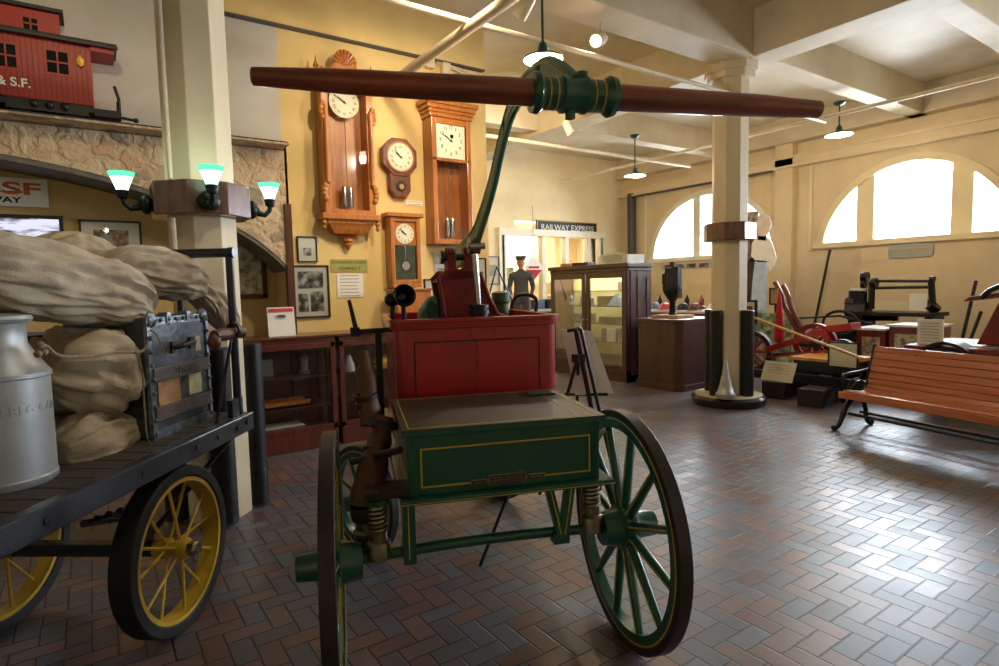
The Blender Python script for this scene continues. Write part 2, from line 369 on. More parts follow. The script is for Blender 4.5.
# office behind it
wbox('wall_office',(ox0-1,13.5,0),(12.3,13.6,3.2),'wall_pale'); wbox('wall_office_side',(ox0-1.1,YB+.2,0),(ox0-1,13.6,3.2),'wall_pale'); wbox('ceiling_office',(ox0-1,YB+.2,3.2),(12.3,13.6,3.3),'ceil')
wbox('wall_office_end',(12.2,YB+.2,0),(12.3,13.6,3.2),'wall_pale')
# ---- right wall with its arched windows
def opening(y,z0,zr,cy,hw):
    d=(y-cy)/hw
    return z0+zr*max(0,1-d*d)**(.5 if cy>8 else .6)
ARCH=[(8.73,1.68),(4.56,1.56),(.4,1.56),(-3.6,1.3)]; Z0=2.2; ZR=1.5  # last two arches are unseen, added to let in fill daylight
R=MB(); ycur=-5.0
for cy,hw in sorted(ARCH):
    Z0,ZR=(2.2,1.5) if cy>8 else (2.29,1.42)
    R.b2((XW,ycur,0),(XW+.3,cy-hw,4.85)); R.b2((XW,cy-hw,0),(XW+.3,cy+hw,Z0)); n=36
    for i in range(n):
        a=cy-hw*math.cos(PI*i/n); b_=cy-hw*math.cos(PI*(i+1)/n); za,zb=opening(a,Z0,ZR,cy,hw),opening(b_,Z0,ZR,cy,hw)
        R.hexa([(XW,a,za),(XW,b_,zb),(XW,b_,4.85),(XW,a,4.85),(XW+.3,a,za),(XW+.3,b_,zb),(XW+.3,b_,4.85),(XW+.3,a,4.85)])
    ycur=cy+hw
R.b2((XW,ycur,0),(XW+.3,YB+.2,4.85))
R.b2((XW-.16,6.62,0),(XW,7.0,4.36)); R.b2((XW-.16,-5+.0,3.92),(XW,11.4,4.06))
struct('wall_right',R,'wall_tan',smooth=False)
struct('trim_5',MB().b2((XW-.2,-5,4.06),(XW,11.4,4.10)).b2((XW-.22,-5,3.88),(XW,11.4,3.92)),'pipe')
for k,(cy,hw) in enumerate(ARCH):
    Z0,ZR=(2.2,1.5) if cy>8 else (2.29,1.42)
    f=MB(); pts=[]
    n=36
    for i in range(n):
        a=PI*i/n; b_=PI*(i+1)/n
        def q(t,e,x): return (XW+x,cy-(hw+e)*math.cos(t),Z0+(ZR+e)*max(0,math.sin(t))**(1 if k==0 else 1.2))
        f.hexa([q(a,-.07,-.03),q(b_,-.07,-.03),q(b_,.06,-.03),q(a,.06,-.03),q(a,-.07,.16),q(b_,-.07,.16),q(b_,.06,.16),q(a,.06,.16)])
    for dy in ((-.36,.33) if k==0 else (-.75,.75)):
        f.b2((XW+.02,cy+dy-(.1 if k==0 else .15),Z0),(XW+.14,cy+dy+(.1 if k==0 else .15),opening(cy+dy,Z0,ZR,cy,hw)))
    f.b2((XW-.06,cy-hw-.1,Z0-.08),(XW+.2,cy+hw+.1,Z0+.02))
    f.b2((XW-.03,cy-hw-.22,Z0-.12),(XW,cy-hw-.16,Z0+ZR+.25)); f.b2((XW-.03,cy+hw+.16,Z0-.12),(XW,cy+hw+.22,Z0+ZR+.25)); f.b2((XW-.03,cy-hw-.22,Z0+ZR+.2),(XW,cy+hw+.22,Z0+ZR+.25))
    wf=struct('window_%d'%(k+1 if k<2 else k+2),f,'white_trim' if k==0 else 'wall_pale')
    g=MB(); n=36
    g.prism([(cy-hw*math.cos(PI*i/n),Z0+ZR*max(0,math.sin(PI*i/n))**(1 if k==0 else 1.2)) for i in range(n+1)],lambda u,v,d:(XW+.1+d,u,v),.008)
    g.build('window_pane','glass',wf,smooth=False)
# ---- walls behind the camera close the room
wbox('wall_front',(-5,-5.2,0),(12.3,-5,4.85),'wall_pale'); wbox('wall_side',(-5.2,-5.2,0),(-5,7.1,4.85),'wall_pale')
# ================================================================== COLUMNS
def octo(r,rot=PI/8): return [(r/math.cos(PI/8)*math.cos(rot+k*PI/4),r/math.cos(PI/8)*math.sin(rot+k*PI/4)) for k in range(8)]
def column(name,label,x,y):
    t=thing(name,label,'column',(x,y,0))
    s=MB(); s.prism(octo(.205),lambda u,v,d:(u,v,d),4.32)
    s.prism(octo(.3),lambda u,v,d:(u,v,4.2+d),.12); s.prism(octo(.27),lambda u,v,d:(u,v,4.12+d),.09)
    s.build('shaft','column',t,smooth=False,bev=.006)
    MB().prism(octo(.30),lambda u,v,d:(u,v,2.12+d),.22).build('collar_band','band',t,smooth=False,bev=.008)
    for k in range(4):
        a=k*PI/2
        q=MB(); cx,cy=.265*math.cos(a),.27*math.sin(a); q.lathe((cx,cy,.03),(0,0,1),[(0,.08),(1.19,.08),(1.2,.07)],20)
        q.build('corner_guard','bumper',t)
    return t
cl=column('column','octagonal cream column behind the baggage cart, holding the green glass lamps',.67,4.62)
cr=column('column','octagonal cream column standing on a round base near the arched windows',6.84,4.65)
B=MB(); B.lathe((0,0,0),(0,0,1),[(0,.45),(.05,.465),(.09,.465),(.12,.44),(.13,.3)],48); B.build('base_disc','black_paint',cr)
B=MB(); B.lathe((0,0,.12),(0,0,1),[(0,.42),(.012,.42),(.014,.2)],48); B.build('base_top','column',cr)
# thin conduit running up the left column
MB().tube([(.67-.2,4.62-.17,.1),(.67-.2,4.62-.17,2.1)],.018,10).tube([(.67-.2,4.62-.17,2.35),(.67-.2,4.62-.17,4.3)],.018,10).build('conduit','pipe',None).name='column_conduit'
tag(bpy.data.objects['column_conduit'],'thin cream conduit running up the left side of the near column','conduit')
# ---- sconces on the left column
def sconce(loc,rz,label):
    t=thing('wall_sconce',label,'lamp',loc,rz,'green glass sconces on the column')   # arm points along local -y
    a=MB(); a.ball((0,-.02,0),.06,10,(1,.6,1)); a.tube([(0,-.04,-.0),(0,-.06,-.02),(0,-.10,-.03),(0,-.13,-.0),(0,-.135,.03)],[.03,.022,.016,.014,.016],12); a.lathe((0,-.135,.02),(0,0,1),[(0,.012),(.012,.028),(.03,.032),(.05,.036),(.055,.03)],16)
    a.build('bracket','bronze',t)
    g=MB(); g.lathe((0,-.135,.075),(0,0,1),[(0,.03),(.03,.04),(.06,.052),(.095,.066),(.095,.062),(.06,.047),(.03,.035),(0,.02)],24,False); g.m=1
    o=g.build('glass_shade','green_glass_hot',t)
    rr=MB(); rr.lathe((0,-.135,.148),(0,0,1),[(0,.058),(.028,.07),(.028,.0675),(0,.056)],24,False).build('shade_rim','green_glass',o)
    t.scale=(1.13,1.13,1.13); l=bpy.data.lights.new('sconce_bulb','POINT'); l.energy=1.6; l.color=(.75,1,.8); l.shadow_soft_size=.03; lo=bpy.data.objects.new('sconce_bulb',l); COL.objects.link(lo); lo.parent=t; lo.location=(0,-.135,.21)
    return t
sconce((.67,4.62-.31,2.2),0,'middle green glass sconce on the front of the near column')
sconce((.67-.31,4.62,2.2),-PI/2,'left green glass sconce on the near column, above the canvas sacks')
sconce((.67+.31,4.62,2.2),PI/2,'right green glass sconce on the near column, beside the clocks')
# ================================================================== PIPES, LAMPS
def pipe(name,label,pts,r,m='pipe',cat='pipe'):
    return tag(MB().tube(pts,r,14).build(name,m),label,cat)
pipe('ceiling_pipe','long cream pipe under the ceiling running toward the right column',[(-2,4.5,3.9),(6.62,4.5,3.9)],.025)
pipe('ceiling_pipe','cream pipe crossing the ceiling from top centre down to the clock wall',[(2.86,-3,3.86),(2.86,6.4,3.86)],.05)
pipe('ceiling_pipe','long thin cream pipe under the far ceiling bay behind the clamp',[(4.5,8.0,4.0),(10.4,8.0,4.0)],.035)
pipe('ceiling_pipe','slender cream pipe running along the right wall above the windows',[(9.6,11.2,4.12),(9.6,-4,4.12)],.03)
pipe('ceiling_pipe','short cream pipe stub behind the right pendant lamp',[(7.2,4.75,4.0),(9.4,4.75,4.0)],.03)
pipe('wall_pipe','dark grey pipe standing in the far corner beside the arched window',[(11.86,10.98,0),(11.86,10.98,3.95)],.11,'dark_pipe')
pipe('wall_pipe','dark pipe running along the top of the far arched window',[(11.8,10.9,3.86),(11.8,7.05,3.86)],.03,'dark_pipe')
# conduit with junction boxes on the clock wall
j=thing('junction_conduit','white junction boxes and conduit high on the gold clock wall','conduit',(0,0,0))
for px,py in ((429,62),(445,70)):
    p=at(px,py,1,6.37); MB().box((p.x,6.36,p.z),(.11,.08,.15)).build('junction_box','pipe',j,smooth=False,bev=.01)
p=at(436,62,1,6.37); q=at(484,77,1,6.37); MB().tube([(p.x,6.36,p.z),(q.x,6.36,q.z),(q.x+.14,6.36,q.z)],.014,8).build('conduit','pipe',j)
p=at(450,68,1,6.37); q=at(482,82,1,6.37); MB().tube([(p.x,6.36,p.z),(q.x,6.36,q.z)],.014,8).build('conduit','pipe',j)
def pendant(px,py,Y,label,r=.19,top=4.3,energy=60):
    p=at(px,py,1,Y); t=thing('pendant_lamp',label,'lamp',(p.x,Y,p.z),0,'enamel pendant lamps')
    MB().tube([(0,0,.1),(0,0,top-p.z)],.012,10).build('stem','shade_metal',t)
    MB().lathe((0,0,top-p.z),(0,0,-1),[(0,.085),(.02,.09),(.05,.06),(.06,.02)],20).build('ceiling_rose','shade_metal',t)
    MB().lathe((0,0,.045),(0,0,1),[(0,.05),(.03,.045),(.07,.035),(.09,.02)],16).build('lamp_socket','shade_metal',t)
    MB().lathe((0,0,0),(0,0,1),[(-.012,r),(0,r*.98),(.02,r*.7),(.045,.06),(.05,.045)],32,False).build('shade','shade_metal',t)
    MB().lathe((0,0,-.006),(0,0,1),[(-.012,r*.985),(0,r*.95),(.018,r*.68),(.035,.05)],32,False).build('shade_lining','shade_white',t)
    MB().ball((0,0,-.01),.05,10,(1,1,1)).build('bulb','bulb',t)
    l=bpy.data.lights.new('pendant_light','POINT'); l.energy=energy; l.color=(1,.85,.64); l.shadow_soft_size=.06; lo=bpy.data.objects.new('pendant_light',l); COL.objects.link(lo); lo.parent=t; lo.location=(0,0,-.09)
pendant(543,58,4.15,'enamel pendant lamp glowing just above the wooden lever',.175,4.3)
pendant(635,175,7.8,'enamel pendant lamp far back near the arched windows',.2,4.36)
pendant(839,134,4.75,'enamel pendant lamp hanging right of the far end of the lever',.2,4.36)
def spot(p,d,label,lit,pos):
    t=thing('spotlight',label,'spotlight',p); d=Vector(d).normalized()
    MB().lathe((0,0,0),d,[(-.16,.02),(-.15,.05),(-.1,.062),(.06,.068),(.07,.066),(.06,.05)],20).build('lamp_can','pipe',t)
    MB().tube([tuple(-d*.08),tuple(-d*.08+Vector((0,0,.12))),(-d.x*.08,-d.y*.08,4.3-p[2])],.012,8).build('hanger','pipe',t)
    if lit:
        MB().lathe((0,0,0),d,[(.05,.055),(.066,.055)],20).build('lamp_lens','bulb',t)
    l=bpy.data.lights.new('spot_light','SPOT'); l.energy=lit; l.color=(1,.78,.48); l.spot_size=math.radians(85); l.spot_blend=.8; l.shadow_soft_size=.06
    lo=bpy.data.objects.new('spot_light',l); COL.objects.link(lo); lo.parent=t; lo.location=tuple(d*.12); lo.rotation_euler=d.to_track_quat('-Z','Y').to_euler()
    if not lit: bpy.data.objects.remove(lo)
p=at(598,40,2,4.1); spot(tuple(p),(-.85,-.35,-.45),'lit cream spotlight pointing down near the ceiling, right of the pendant lamp',40,0)
p=at(523,10,2,4.1); spot(tuple(p),(-.2,.8,-.8),'white spotlight at the top of the picture beside the pendant lamp',70,0)
p=at(569,130,2,4.05); spot(tuple(p),(.35,-.3,-1),'small cream spotlight hanging behind the green lever clamp',0,0)
# ================================================================== LIGHT
W=bpy.data.worlds.new('sky'); scn.world=W; W.use_nodes=True; bg=W.node_tree.nodes['Background']; bg.inputs[0].default_value=(.86,.93,1,1); bg.inputs[1].default_value=6.0
for k,(cy,hw) in enumerate(ARCH):
    l=bpy.data.lights.new('window_daylight','AREA'); l.shape='RECTANGLE'; l.size=2*hw+.3; l.size_y=1.8; l.energy=[600,800,900,700][k]; l.color=(.76,.88,1)  # last two shine through the added unseen windows
    lo=bpy.data.objects.new('window_daylight',l); COL.objects.link(lo); lo.location=(XW+.55,cy,Z0+.8); lo.rotation_euler=(0,math.radians(90+18),0)
    lo.rotation_euler=Vector((-1,0,-.25)).to_track_quat('-Z','Y').to_euler()
def tracklight(p,tgt,e,col=(1,.76,.44),size=80):
    l=bpy.data.lights.new('track_light','SPOT'); l.energy=e; l.color=col; l.spot_size=math.radians(size); l.spot_blend=1; l.shadow_soft_size=.08
    lo=bpy.data.objects.new('track_light',l); COL.objects.link(lo); lo.location=p; lo.rotation_euler=(Vector(tgt)-Vector(p)).to_track_quat('-Z','Y').to_euler()
tracklight((2.6,3.9,4.2),(2.9,6.4,2.8),165,(1,.83,.58),size=100)
tracklight((.0,3.8,4.2),(-.3,6.4,3.2),60)
tracklight((5.5,6.5,4.2),(6.5,11,2.8),200,(1,.86,.62),size=110)
tracklight((1.2,2.2,4.1),(-.2,4.4,1.2),75,(1,.9,.74),70)
scn.view_settings.view_transform='Standard'; scn.view_settings.look='None'; scn.view_settings.gamma=1; scn.view_settings.exposure=0.15
# ================================================================== HAND FIRE PUMP
class Fr:
    """a thing's own frame: origin, heading (degrees); local x right, y ahead"""
    def __init__(s,ox,oy,h): s.o=Vector((ox,oy,0)); s.rz=math.radians(h-90); s.R=Matrix.Rotation(s.rz,3,'Z'); s.Ri=s.R.transposed()
    def at(s,px,py,axis,val):
        r=s.Ri@(FW+RT*((px-499.5)/F)+UP*((333-py)/F)); c=s.Ri@(Vector((0,0,CH))-s.o); t=(val-c[axis])/r[axis]; return c+r*t
P=Fr(1.31,2.03,69.3)
pump=thing('fire_pump','antique hand fire pump with red tank, green chest and long wooden lever','fire pump',P.o,P.rz)
def big_wheel(parent,R,x,y,ns,w,name,sgn,rz=0,cols=('green','yellow_line','tire_iron'),hub=1,fel=.05,tyre=.03,spw=.02):
    """wheel standing in the local y-z plane; axle along x"""
    f=MB(); f.ring((0,0,0),(1,0,0),R-tyre,fel,w*.85,56); f.m=1
    for s_ in (-1,1): f.ring((s_*w*.43,0,0),(1,0,0),R-tyre-.006,.007,.003,56)
    wh=f.build(name,[cols[0],cols[1]],parent); wh.location=(x,y,R); wh.rotation_euler=(0,0,rz)
    MB().ring((0,0,0),(1,0,0),R,tyre,w,56).build('tyre',cols[2],wh,bev=.004)
    h=MB(); h.lathe((0,0,0),(sgn,0,0),[(-.11*hub,.045*hub),(-.11*hub,.07*hub),(-.03,.085*hub),(-.025,.1*hub),(.025,.1*hub),(.03,.075*hub),(.06*hub,.06*hub),(.14*hub,.055*hub),(.145*hub,.045*hub)],28)
    h.m=1; h.lathe((0,0,0),(sgn,0,0),[(.028,.082*hub),(.032,.082*hub)],28)
    h.build('hub',[cols[0],cols[1]],wh)
    for k in range(ns):
        a=2*PI*(k+.35)/ns; d=Vector((0,math.cos(a),math.sin(a))); s=MB()
        off=Vector((-sgn*.02,0,0)); p=d*.075*hub+off*0; q=d*(R-tyre-fel+.006)
        s.tube([p,p.lerp(q,.5),q],[spw*1.15,spw,spw*.85],10); s.m=1
        for s_ in (-1,1): s.bar(p.lerp(q,.05)+Vector((s_*(spw*1.14+.0005),0,0)),p.lerp(q,.95)+Vector((s_*(spw*.87+.0005),0,0)),.003,.007,up=(d.cross(Vector((1,0,0)))))
        s.build('spoke',[cols[0],cols[1]],wh)
    return wh
big_wheel(pump,.52,.625,0,12,.055,'large_wheel',1)
big_wheel(pump,.52,-.625,0,12,.055,'large_wheel',-1)
st=math.radians(33)
for s in (1,-1):
    c=Vector((0,1.57))+Vector((s*.6*math.cos(st),s*.6*math.sin(st)))
    big_wheel(pump,.33,c.x,c.y,8,.05,'small_wheel',s,st,hub=.8,fel=.045,tyre=.025,spw=.015)
ax=MB(); pts=[(-.6+1.2*i/16,0,.52+.02*math.sin(PI*i/16)) for i in range(17)]
ax.tube(pts,.022,12); ax.b2((-.34,-.025,.49),(-.31,.02,.56)); ax.build('rear_axle','green',pump)
MB().tube([(-.6*math.cos(st),1.57-.6*math.sin(st),.33),(.6*math.cos(st),1.57+.6*math.sin(st),.33)],.022,12).box((0,1.57,.36),(.7,.07,.06),st).lathe((0,1.57,.38),(0,0,1),[(0,.22),(.03,.22),(.06,.08),(.3,.08)],28).build('front_axle','green',pump)
fr=MB()
for x in (-.33,.49): fr.b2((x-.025,-.02,.70),(x+.025,1.85,.76))
for y in (.75,1.8): fr.b2((-.35,y-.03,.69),(.51,y+.03,.75))
fr.build('chassis','green',pump,smooth=False,bev=.006)
# chest
ch=MB(); ch.b2((-.325,-.04,.765),(.495,.62,1.018)); ch.build('tool_chest','green',pump,smooth=False,bev=.008)
chest=[o for o in bpy.data.objects if o.name=='tool_chest'][0]
MB().b2((-.36,-.085,.745),(.545,.72,.767)).build('chest_flange','green',chest,smooth=False,bev=.006)
ld=MB(); ld.b2((-.345,-.06,1.018),(.515,.64,1.036)); ld.m=1; ld.b2((-.345,-.06,1.036),(.515,.64,1.044)); ld.m=2
for lo,hi in (((-.32,-.035,1.044),(.49,-.030,1.0455)),((-.32,-.035,1.044),(-.315,.6,1.0455)),((.485,-.035,1.044),(.49,.6,1.0455)),((-.32,.595,1.044),(.49,.6,1.0455)),((.40,-.03,1.044),(.404,.595,1.0452))): ld.b2(lo,hi)
ld.m=0; ld.b2((.34,.46,1.044),(.47,.57,1.054))
ld.build('chest_lid',['green','chest_top','yellow_line'],chest,smooth=False)
ln=MB()
for lo,hi in (((-.275,-.0425,.955),(.45,-.04,.961)),((-.275,-.0425,.80),(.45,-.04,.806)),((-.275,-.0425,.80),(-.269,-.04,.961)),((.444,-.0425,.80),(.45,-.04,.961))): ln.b2(lo,hi)
for lo,hi in (((-.33,.0,.83),(-.3275,.65,.836)),((-.36,-.0875,.752),(.545,-.085,.755))): ln.b2(lo,hi)
ln.build('pinstripe','yellow_line',chest,smooth=False)
pl=MB(); pl.b2((.0,-.052,.785),(.16,-.04,.83)); pl.b2((-.075,-.05,.79),(-.004,-.04,.815)); pl.b2((.164,-.05,.792),(.245,-.04,.817)); pl.build('maker_plate','brass_dull',chest,smooth=False,bev=.003)
M['plate_dark']=mat('plate_ground',(70,52,44),.5,.4)
q=MB(); q.b2((.006,-.0545,.79),(.154,-.0515,.825)); q.b2((-.07,-.0525,.794),(-.009,-.0495,.811)); q.b2((.169,-.0525,.796),(.24,-.0495,.813)); q.build('plate_field','plate_dark',chest,smooth=False)
g=MB()
for r in range(3):
    x=.012
    random.seed(r)
    while x<.145:
        w=random.uniform(.006,.018); g.b2((x,-.056,.795+.010*r),(x+w,-.0542,.799+.010*r)); x+=w+.004
for i in range(6): g.b2((-.062+i*.009,-.054,.799),(-.057+i*.009,-.0522,.806)); 
for i in range(5): g.b2((.176+i*.012,-.054,.801),(.184+i*.012,-.0522,.808))
g.build('plate_lettering','brass_dull',chest,smooth=False)
# leg brackets under the flange
lb=MB(); lb.b2((-.355,-.06,.50),(-.305,.01,.75)); lb.m=1; lb.b2((-.3335,-.0625,.52),(-.3295,-.06,.745)); lb.build('leg_bracket',['green','yellow_line'],pump,smooth=False)
lb=MB(); a=P.at(548,481,1,-.03); b_=P.at(560,530,1,-.03); c_=P.at(584,480,1,-.03)
lb.bar((a.x,-.03,.75),(.315,-.03,.53),.035,.03,(0,1,0)); lb.bar((.36,-.03,.75),(.325,-.03,.52),.04,.035,(0,1,0)); lb.box((.315,-.02,.52),(.07,.06,.045)); lb.m=1
lb.bar((a.x+.004,-.05,.745),(.312,-.05,.54),.004,.004,(0,1,0)); lb.bar((.362,-.051,.745),(.329,-.051,.54),.004,.004,(0,1,0)); lb.build('leg_bracket',['green','yellow_line'],pump,smooth=False)
for x in (.47,-.45):
    s=MB(); s.tube([(x+.034*math.cos(t*.55),0+.034*math.sin(t*.55),.63+.00155*t) for t in range(0,75)],.0075,6)
    s.build('coil_spring','brass_dull',pump)
    MB().lathe((x,0,.52),(0,0,1),[(0,.05),(.06,.05),(.07,.045),(.075,.036),(.11,.036),(.115,.03)],20).build('spring_seat','brass_dull',pump)
    MB().lathe((x,0,.745),(0,0,1),[(0,.05),(.02,.05)],20).build('spring_cap','green',pump)
MB().b2((-.5,-.04,.77),(-.325,.1,.8)).build('side_bracket','leather_dark',pump,smooth=False)
# prop stand
f1=P.at(480,566,2,0); f2=P.at(514,480,1,1.0); f3=P.at(505,500,1,.96); MB().tube([tuple(f2),(f1.x,f1.y,.0)],.010,8).tube([tuple(f2),tuple(f3)],.018,8).build('prop_stand','iron',pump)
# tank
T=MB(); x0,x1,y0,y1,zb,zt=-.312,.575,.705,1.62,.78,1.42; rc=.06
def rrect(e): 
    pts=[]
    for cx,cy,a0 in ((x1-rc,y0+rc,-PI/2),(x1-rc,y1-rc,0),(x0+rc,y1-rc,PI/2),(x0+rc,y0+rc,PI)):
        for k in range(7): a=a0+k*PI/12; pts.append((cx+(rc+e)*math.cos(a),cy+(rc+e)*math.sin(a)))
    return pts
def loops(mb,ls):
    R_=[[mb.b.verts.new((x,y,z)) for x,y in rrect(e)] for e,z in ls]
    for A,B in zip(R_,R_[1:]):
        n=len(A)
        for k in range(n): mb._f([A[k],A[(k+1)%n],B[(k+1)%n],B[k]])
    return R_
R_=loops(T,[(0,zb),(0,zt-.035),(.016,zt-.03),(.018,zt),(.024,zt+.004),(.024,zt+.02),(.004,zt+.022),(-.006,zt+.015),(-.008,zt-.2),(-.008,zt-.3)]); T._f(R_[0][::-1]); T._f(R_[-1])
T.build('water_tank','red',pump); tank=[o for o in bpy.data.objects if o.name=='water_tank'][0]
s=MB()
for lo,hi in (((-.215,y0-.002,1.315),(.47,y0+.001,1.323)),((-.215,y0-.002,.85),(-.207,y0+.001,1.323)),((.462,y0-.002,.85),(.47,y0+.001,1.323)),((x0-.003,y0+.15,1.30),(x0+.002,y1-.15,1.308)),((.57,y0+.12,1.3),(.577,y1-.12,1.308)),((.57,y0+.12,.85),(.577,y0+.128,1.3))): s.b2(lo,hi)
s.build('black_line','line_black',tank,smooth=False)
rv=MB()
for i in range(16): rv.ball((.125,y0,1.30-.032*i),.0085,4)
for i in range(14): rv.ball((x1,y0+.09+.055*i,1.36),.006,4)
for x in (-.03,.1,.235):
    rv.lathe((x,y0+.001,1.355),(0,-1,0),[(0,.024),(.003,.024),(.004,.02)],16)
rv.build('rivets','red',tank)['kind']='stuff'
# saddle casting
yS=.98
def sp(px,py,y=yS): v=P.at(px,py,1,y); return (v.x,v.z)
S=MB()
out=[sp(445,325),sp(443,300),sp(439,277),sp(447,269),sp(473,269),sp(480,273),sp(489,298),sp(497,314),sp(503,325)]
out=[(x,max(z,1.40)) for x,z in out]
S.prism(out,lambda u,v,d:(u,yS+d,v),.03)
out2=[(x,z) for x,z in out]
S.prism(out2,lambda u,v,d:(u-.0,yS+.36+d,v),.03)
# shoulders joining the two plates
tl=out[2]; tm=out[3]; tr=out[5]; tt=out[4]
S.hexa([(tl[0],yS,tl[1]-.03),(tm[0],yS,tm[1]-.03),(tt[0],yS,tt[1]-.03),(tr[0],yS,tr[1]-.03)][:4]+[(0,0,0)]*0+[(tl[0],yS+.38,tl[1]-.03),(tm[0],yS+.38,tm[1]-.03),(tt[0],yS+.38,tt[1]-.03),(tr[0],yS+.38,tr[1]-.03)])
S.b2((tm[0],yS,tm[1]-.05),(tt[0],yS+.38,tm[1]-.01))
pr=out[5:8]
for (a1,b1),(a2,b2_) in zip(out[5:8],out[6:9]):
    S.hexa([(a1,yS,b1),(a1-.025,yS,b1),(a2-.025,yS,b2_),(a2,yS,b2_),(a1,yS+.38,b1),(a1-.025,yS+.38,b1),(a2-.025,yS+.38,b2_),(a2,yS+.38,b2_)])
# flared foot flanges
S.tube([(out[0][0]-.0,yS-.005,1.41),(out[1][0]-.005,yS-.005,out[1][1]),(out[2][0]-.005,yS-.005,out[2][1])],[.02,.014,.012],8)
S.tube([(out[8][0]+.02,yS-.005,1.41),(out[7][0],yS-.005,out[7][1]),(out[6][0],yS-.005,out[6][1]),(out[5][0],yS-.005,out[5][1])],[.022,.015,.012,.012],8)
S.b2((out[0][0]-.06,yS-.03,1.36),(out[8][0]+.05,yS+.42,1.40))
S.build('saddle_casting','red_dark',pump,bev=.006); saddle=[o for o in bpy.data.objects if o.name=='saddle_casting'][0]
for a,b_ in ((446,454.5),(463,472)):
    xa=sp(a,260,yS+.12)[0]; xb=sp(b_,260,yS+.12)[0]; zt_=sp(450,256,yS+.12)[1]; zb_=1.6
    MB().b2((xa,yS+.06,zb_),(xb,yS+.2,zt_)).cyl((xa,yS+.13,zt_-.01),(xb,yS+.13,zt_-.01),.062).build('fork_arm','red_dark',saddle,bev=.005)
zp=sp(450,257,yS+.12)[1]
MB().cyl((sp(443,250)[0],yS+.13,zp-.0),(sp(476,250)[0],yS+.13,zp-.0),.022).cyl((sp(443,250)[0],yS+.13,zp),(sp(447,250)[0],yS+.13,zp),.04).build('pivot_pin','green',saddle)
MB().lathe((-.02,yS+.22,1.2),(0,0,1),[(0,.12),(.24,.12),(.31,.09),(.35,.05),(.355,.02)],28).build('pump_cylinder','green',pump)
MB().lathe((.42,yS+.38,1.2),(0,0,1),[(0,.05),(.29,.05),(.3,.06),(.36,.06),(.37,.03)],20).build('pump_cylinder','green',pump)
# gland and pump rod
yR=.86
v=P.at(479,322,1,yR); gx=v.x
MB().lathe((gx,yR,1.25),(0,0,1),[(0,.05),(.20,.05),(.2,.056),(.222,.056),(.224,.048),(.232,.048),(.234,.055),(.252,.055),(.256,.03)],28).build('piston_gland','iron',pump)
v2=P.at(474,246,1,yR)
MB().tube([(gx,yR,1.5),(v2.x,yR,v2.z)],.016,14).build('piston_rod','steel',pump)
MB().cyl((v2.x-.035,yR,v2.z),(v2.x+.06,yR,v2.z),.018).lathe((v2.x-.03,yR,v2.z),(1,0,0),[(0,.045),(.06,.045)],24).build('rod_pin','steel',pump)
# lever arm: cast iron, curves up and over towards the front
xa=.17
cp=[(452,262),(462,254),(474,240),(481,222),(488,200),(494,178),(499,155),(505,130),(512,108),(521,92),(533,80),(546,76),(560,84),(573,95)]
cent=[P.at(px,py,0,xa) for px,py in cp]
# measured points only fix the outline; the arm lies in the plane x = xa
wds=[.05,.06,.055,.048,.042,.038,.035,.033,.032,.034,.038,.05,.055,.05]
A=MB(); sm=[]
cy=[(c.y,c.z) for c in cent]
def crom(p,n=5):
    o=[]
    for i in range(len(p)-1):
        a=p[max(i-1,0)]; b=p[i]; c=p[i+1]; d=p[min(i+2,len(p)-1)]
        for k in range(n):
            t=k/n; o.append(tuple(.5*(2*b[j]+(c[j]-a[j])*t+(2*a[j]-5*b[j]+4*c[j]-d[j])*t*t+(3*b[j]-a[j]-3*c[j]+d[j])*t**3) for j in range(len(b))))
    o.append(p[-1]); return o
ARMPTS=[(round(c.y,3),round(c.z,3)) for c in cent]
arc=crom([(y,z,w) for (y,z),w in zip(cy,wds)])
up_,lo_=[],[]
for i,(y,z,w) in enumerate(arc):
    a=arc[max(i-1,0)]; b=arc[min(i+1,len(arc)-1)]; d=Vector((b[0]-a[0],b[1]-a[1])).normalized(); n_=Vector((-d.y,d.x)); up_.append((y+n_.x*w,z+n_.y*w)); lo_.append((y-n_.x*w,z-n_.y*w))
for i in range(len(arc)-1):
    for xa0,xa1 in ((xa-.012,xa+.012),):
        A.hexa([(xa0,*up_[i]),(xa0,*up_[i+1]),(xa0,*lo_[i+1]),(xa0,*lo_[i]),(xa1,*up_[i]),(xa1,*up_[i+1]),(xa1,*lo_[i+1]),(xa1,*lo_[i])])
bmesh.ops.remove_doubles(A.b,verts=A.b.verts[:],dist=.0004)
for edge in (up_,lo_):
    A.tube([(xa,y,z) for y,z in edge],.014,8)
A.m=1
for sx in (-.0265,):
    for edge,k in ((up_,.82),(lo_,.82)):
        A.tube([(xa-.0135,(y*k+c[0]*(1-k)),(z*k+c[1]*(1-k))) for (y,z),c in zip(edge,arc)],.0025,5)
arm=A.build('lever_arm',['green_hi','yellow_line'],pump)
# clamp sleeve and wooden lever
hy,hz=cent[-1].y,cent[-1].z
tr_=P.at(537,88,1,hy); tr2=P.at(609,101,1,hy)
c0=.17; L2=.135
MB().lathe((c0-L2,hy,hz),(1,0,0),[(0,.042),(.002,.058),(.02,.062),(.03,.055),(.035,.048),(.09,.048),(.095,.056),(.105,.056),(.115,.052),(.155,.052),(.165,.056),(.175,.056),(.18,.048),(.235,.048),(.24,.055),(.25,.062),(.268,.058),(.27,.042)],36).lathe((c0-.01,hy,hz-.06),(0,0,-1),[(-.02,.016),(.012,.016),(.014,.01)],12).lathe((c0+.03,hy,hz+.05),(0,0,1),[(-.02,.02),(.018,.02),(.02,.012)],12).build('lever_clamp','green',pump)
for t in (.05,.075,.195,.225): MB().lathe((c0-L2+t,hy,hz),(1,0,0),[(-.002,.047),(-.002,.0495),(.002,.0495),(.002,.047)],36,False).build('clamp_band','yellow_line',pump)
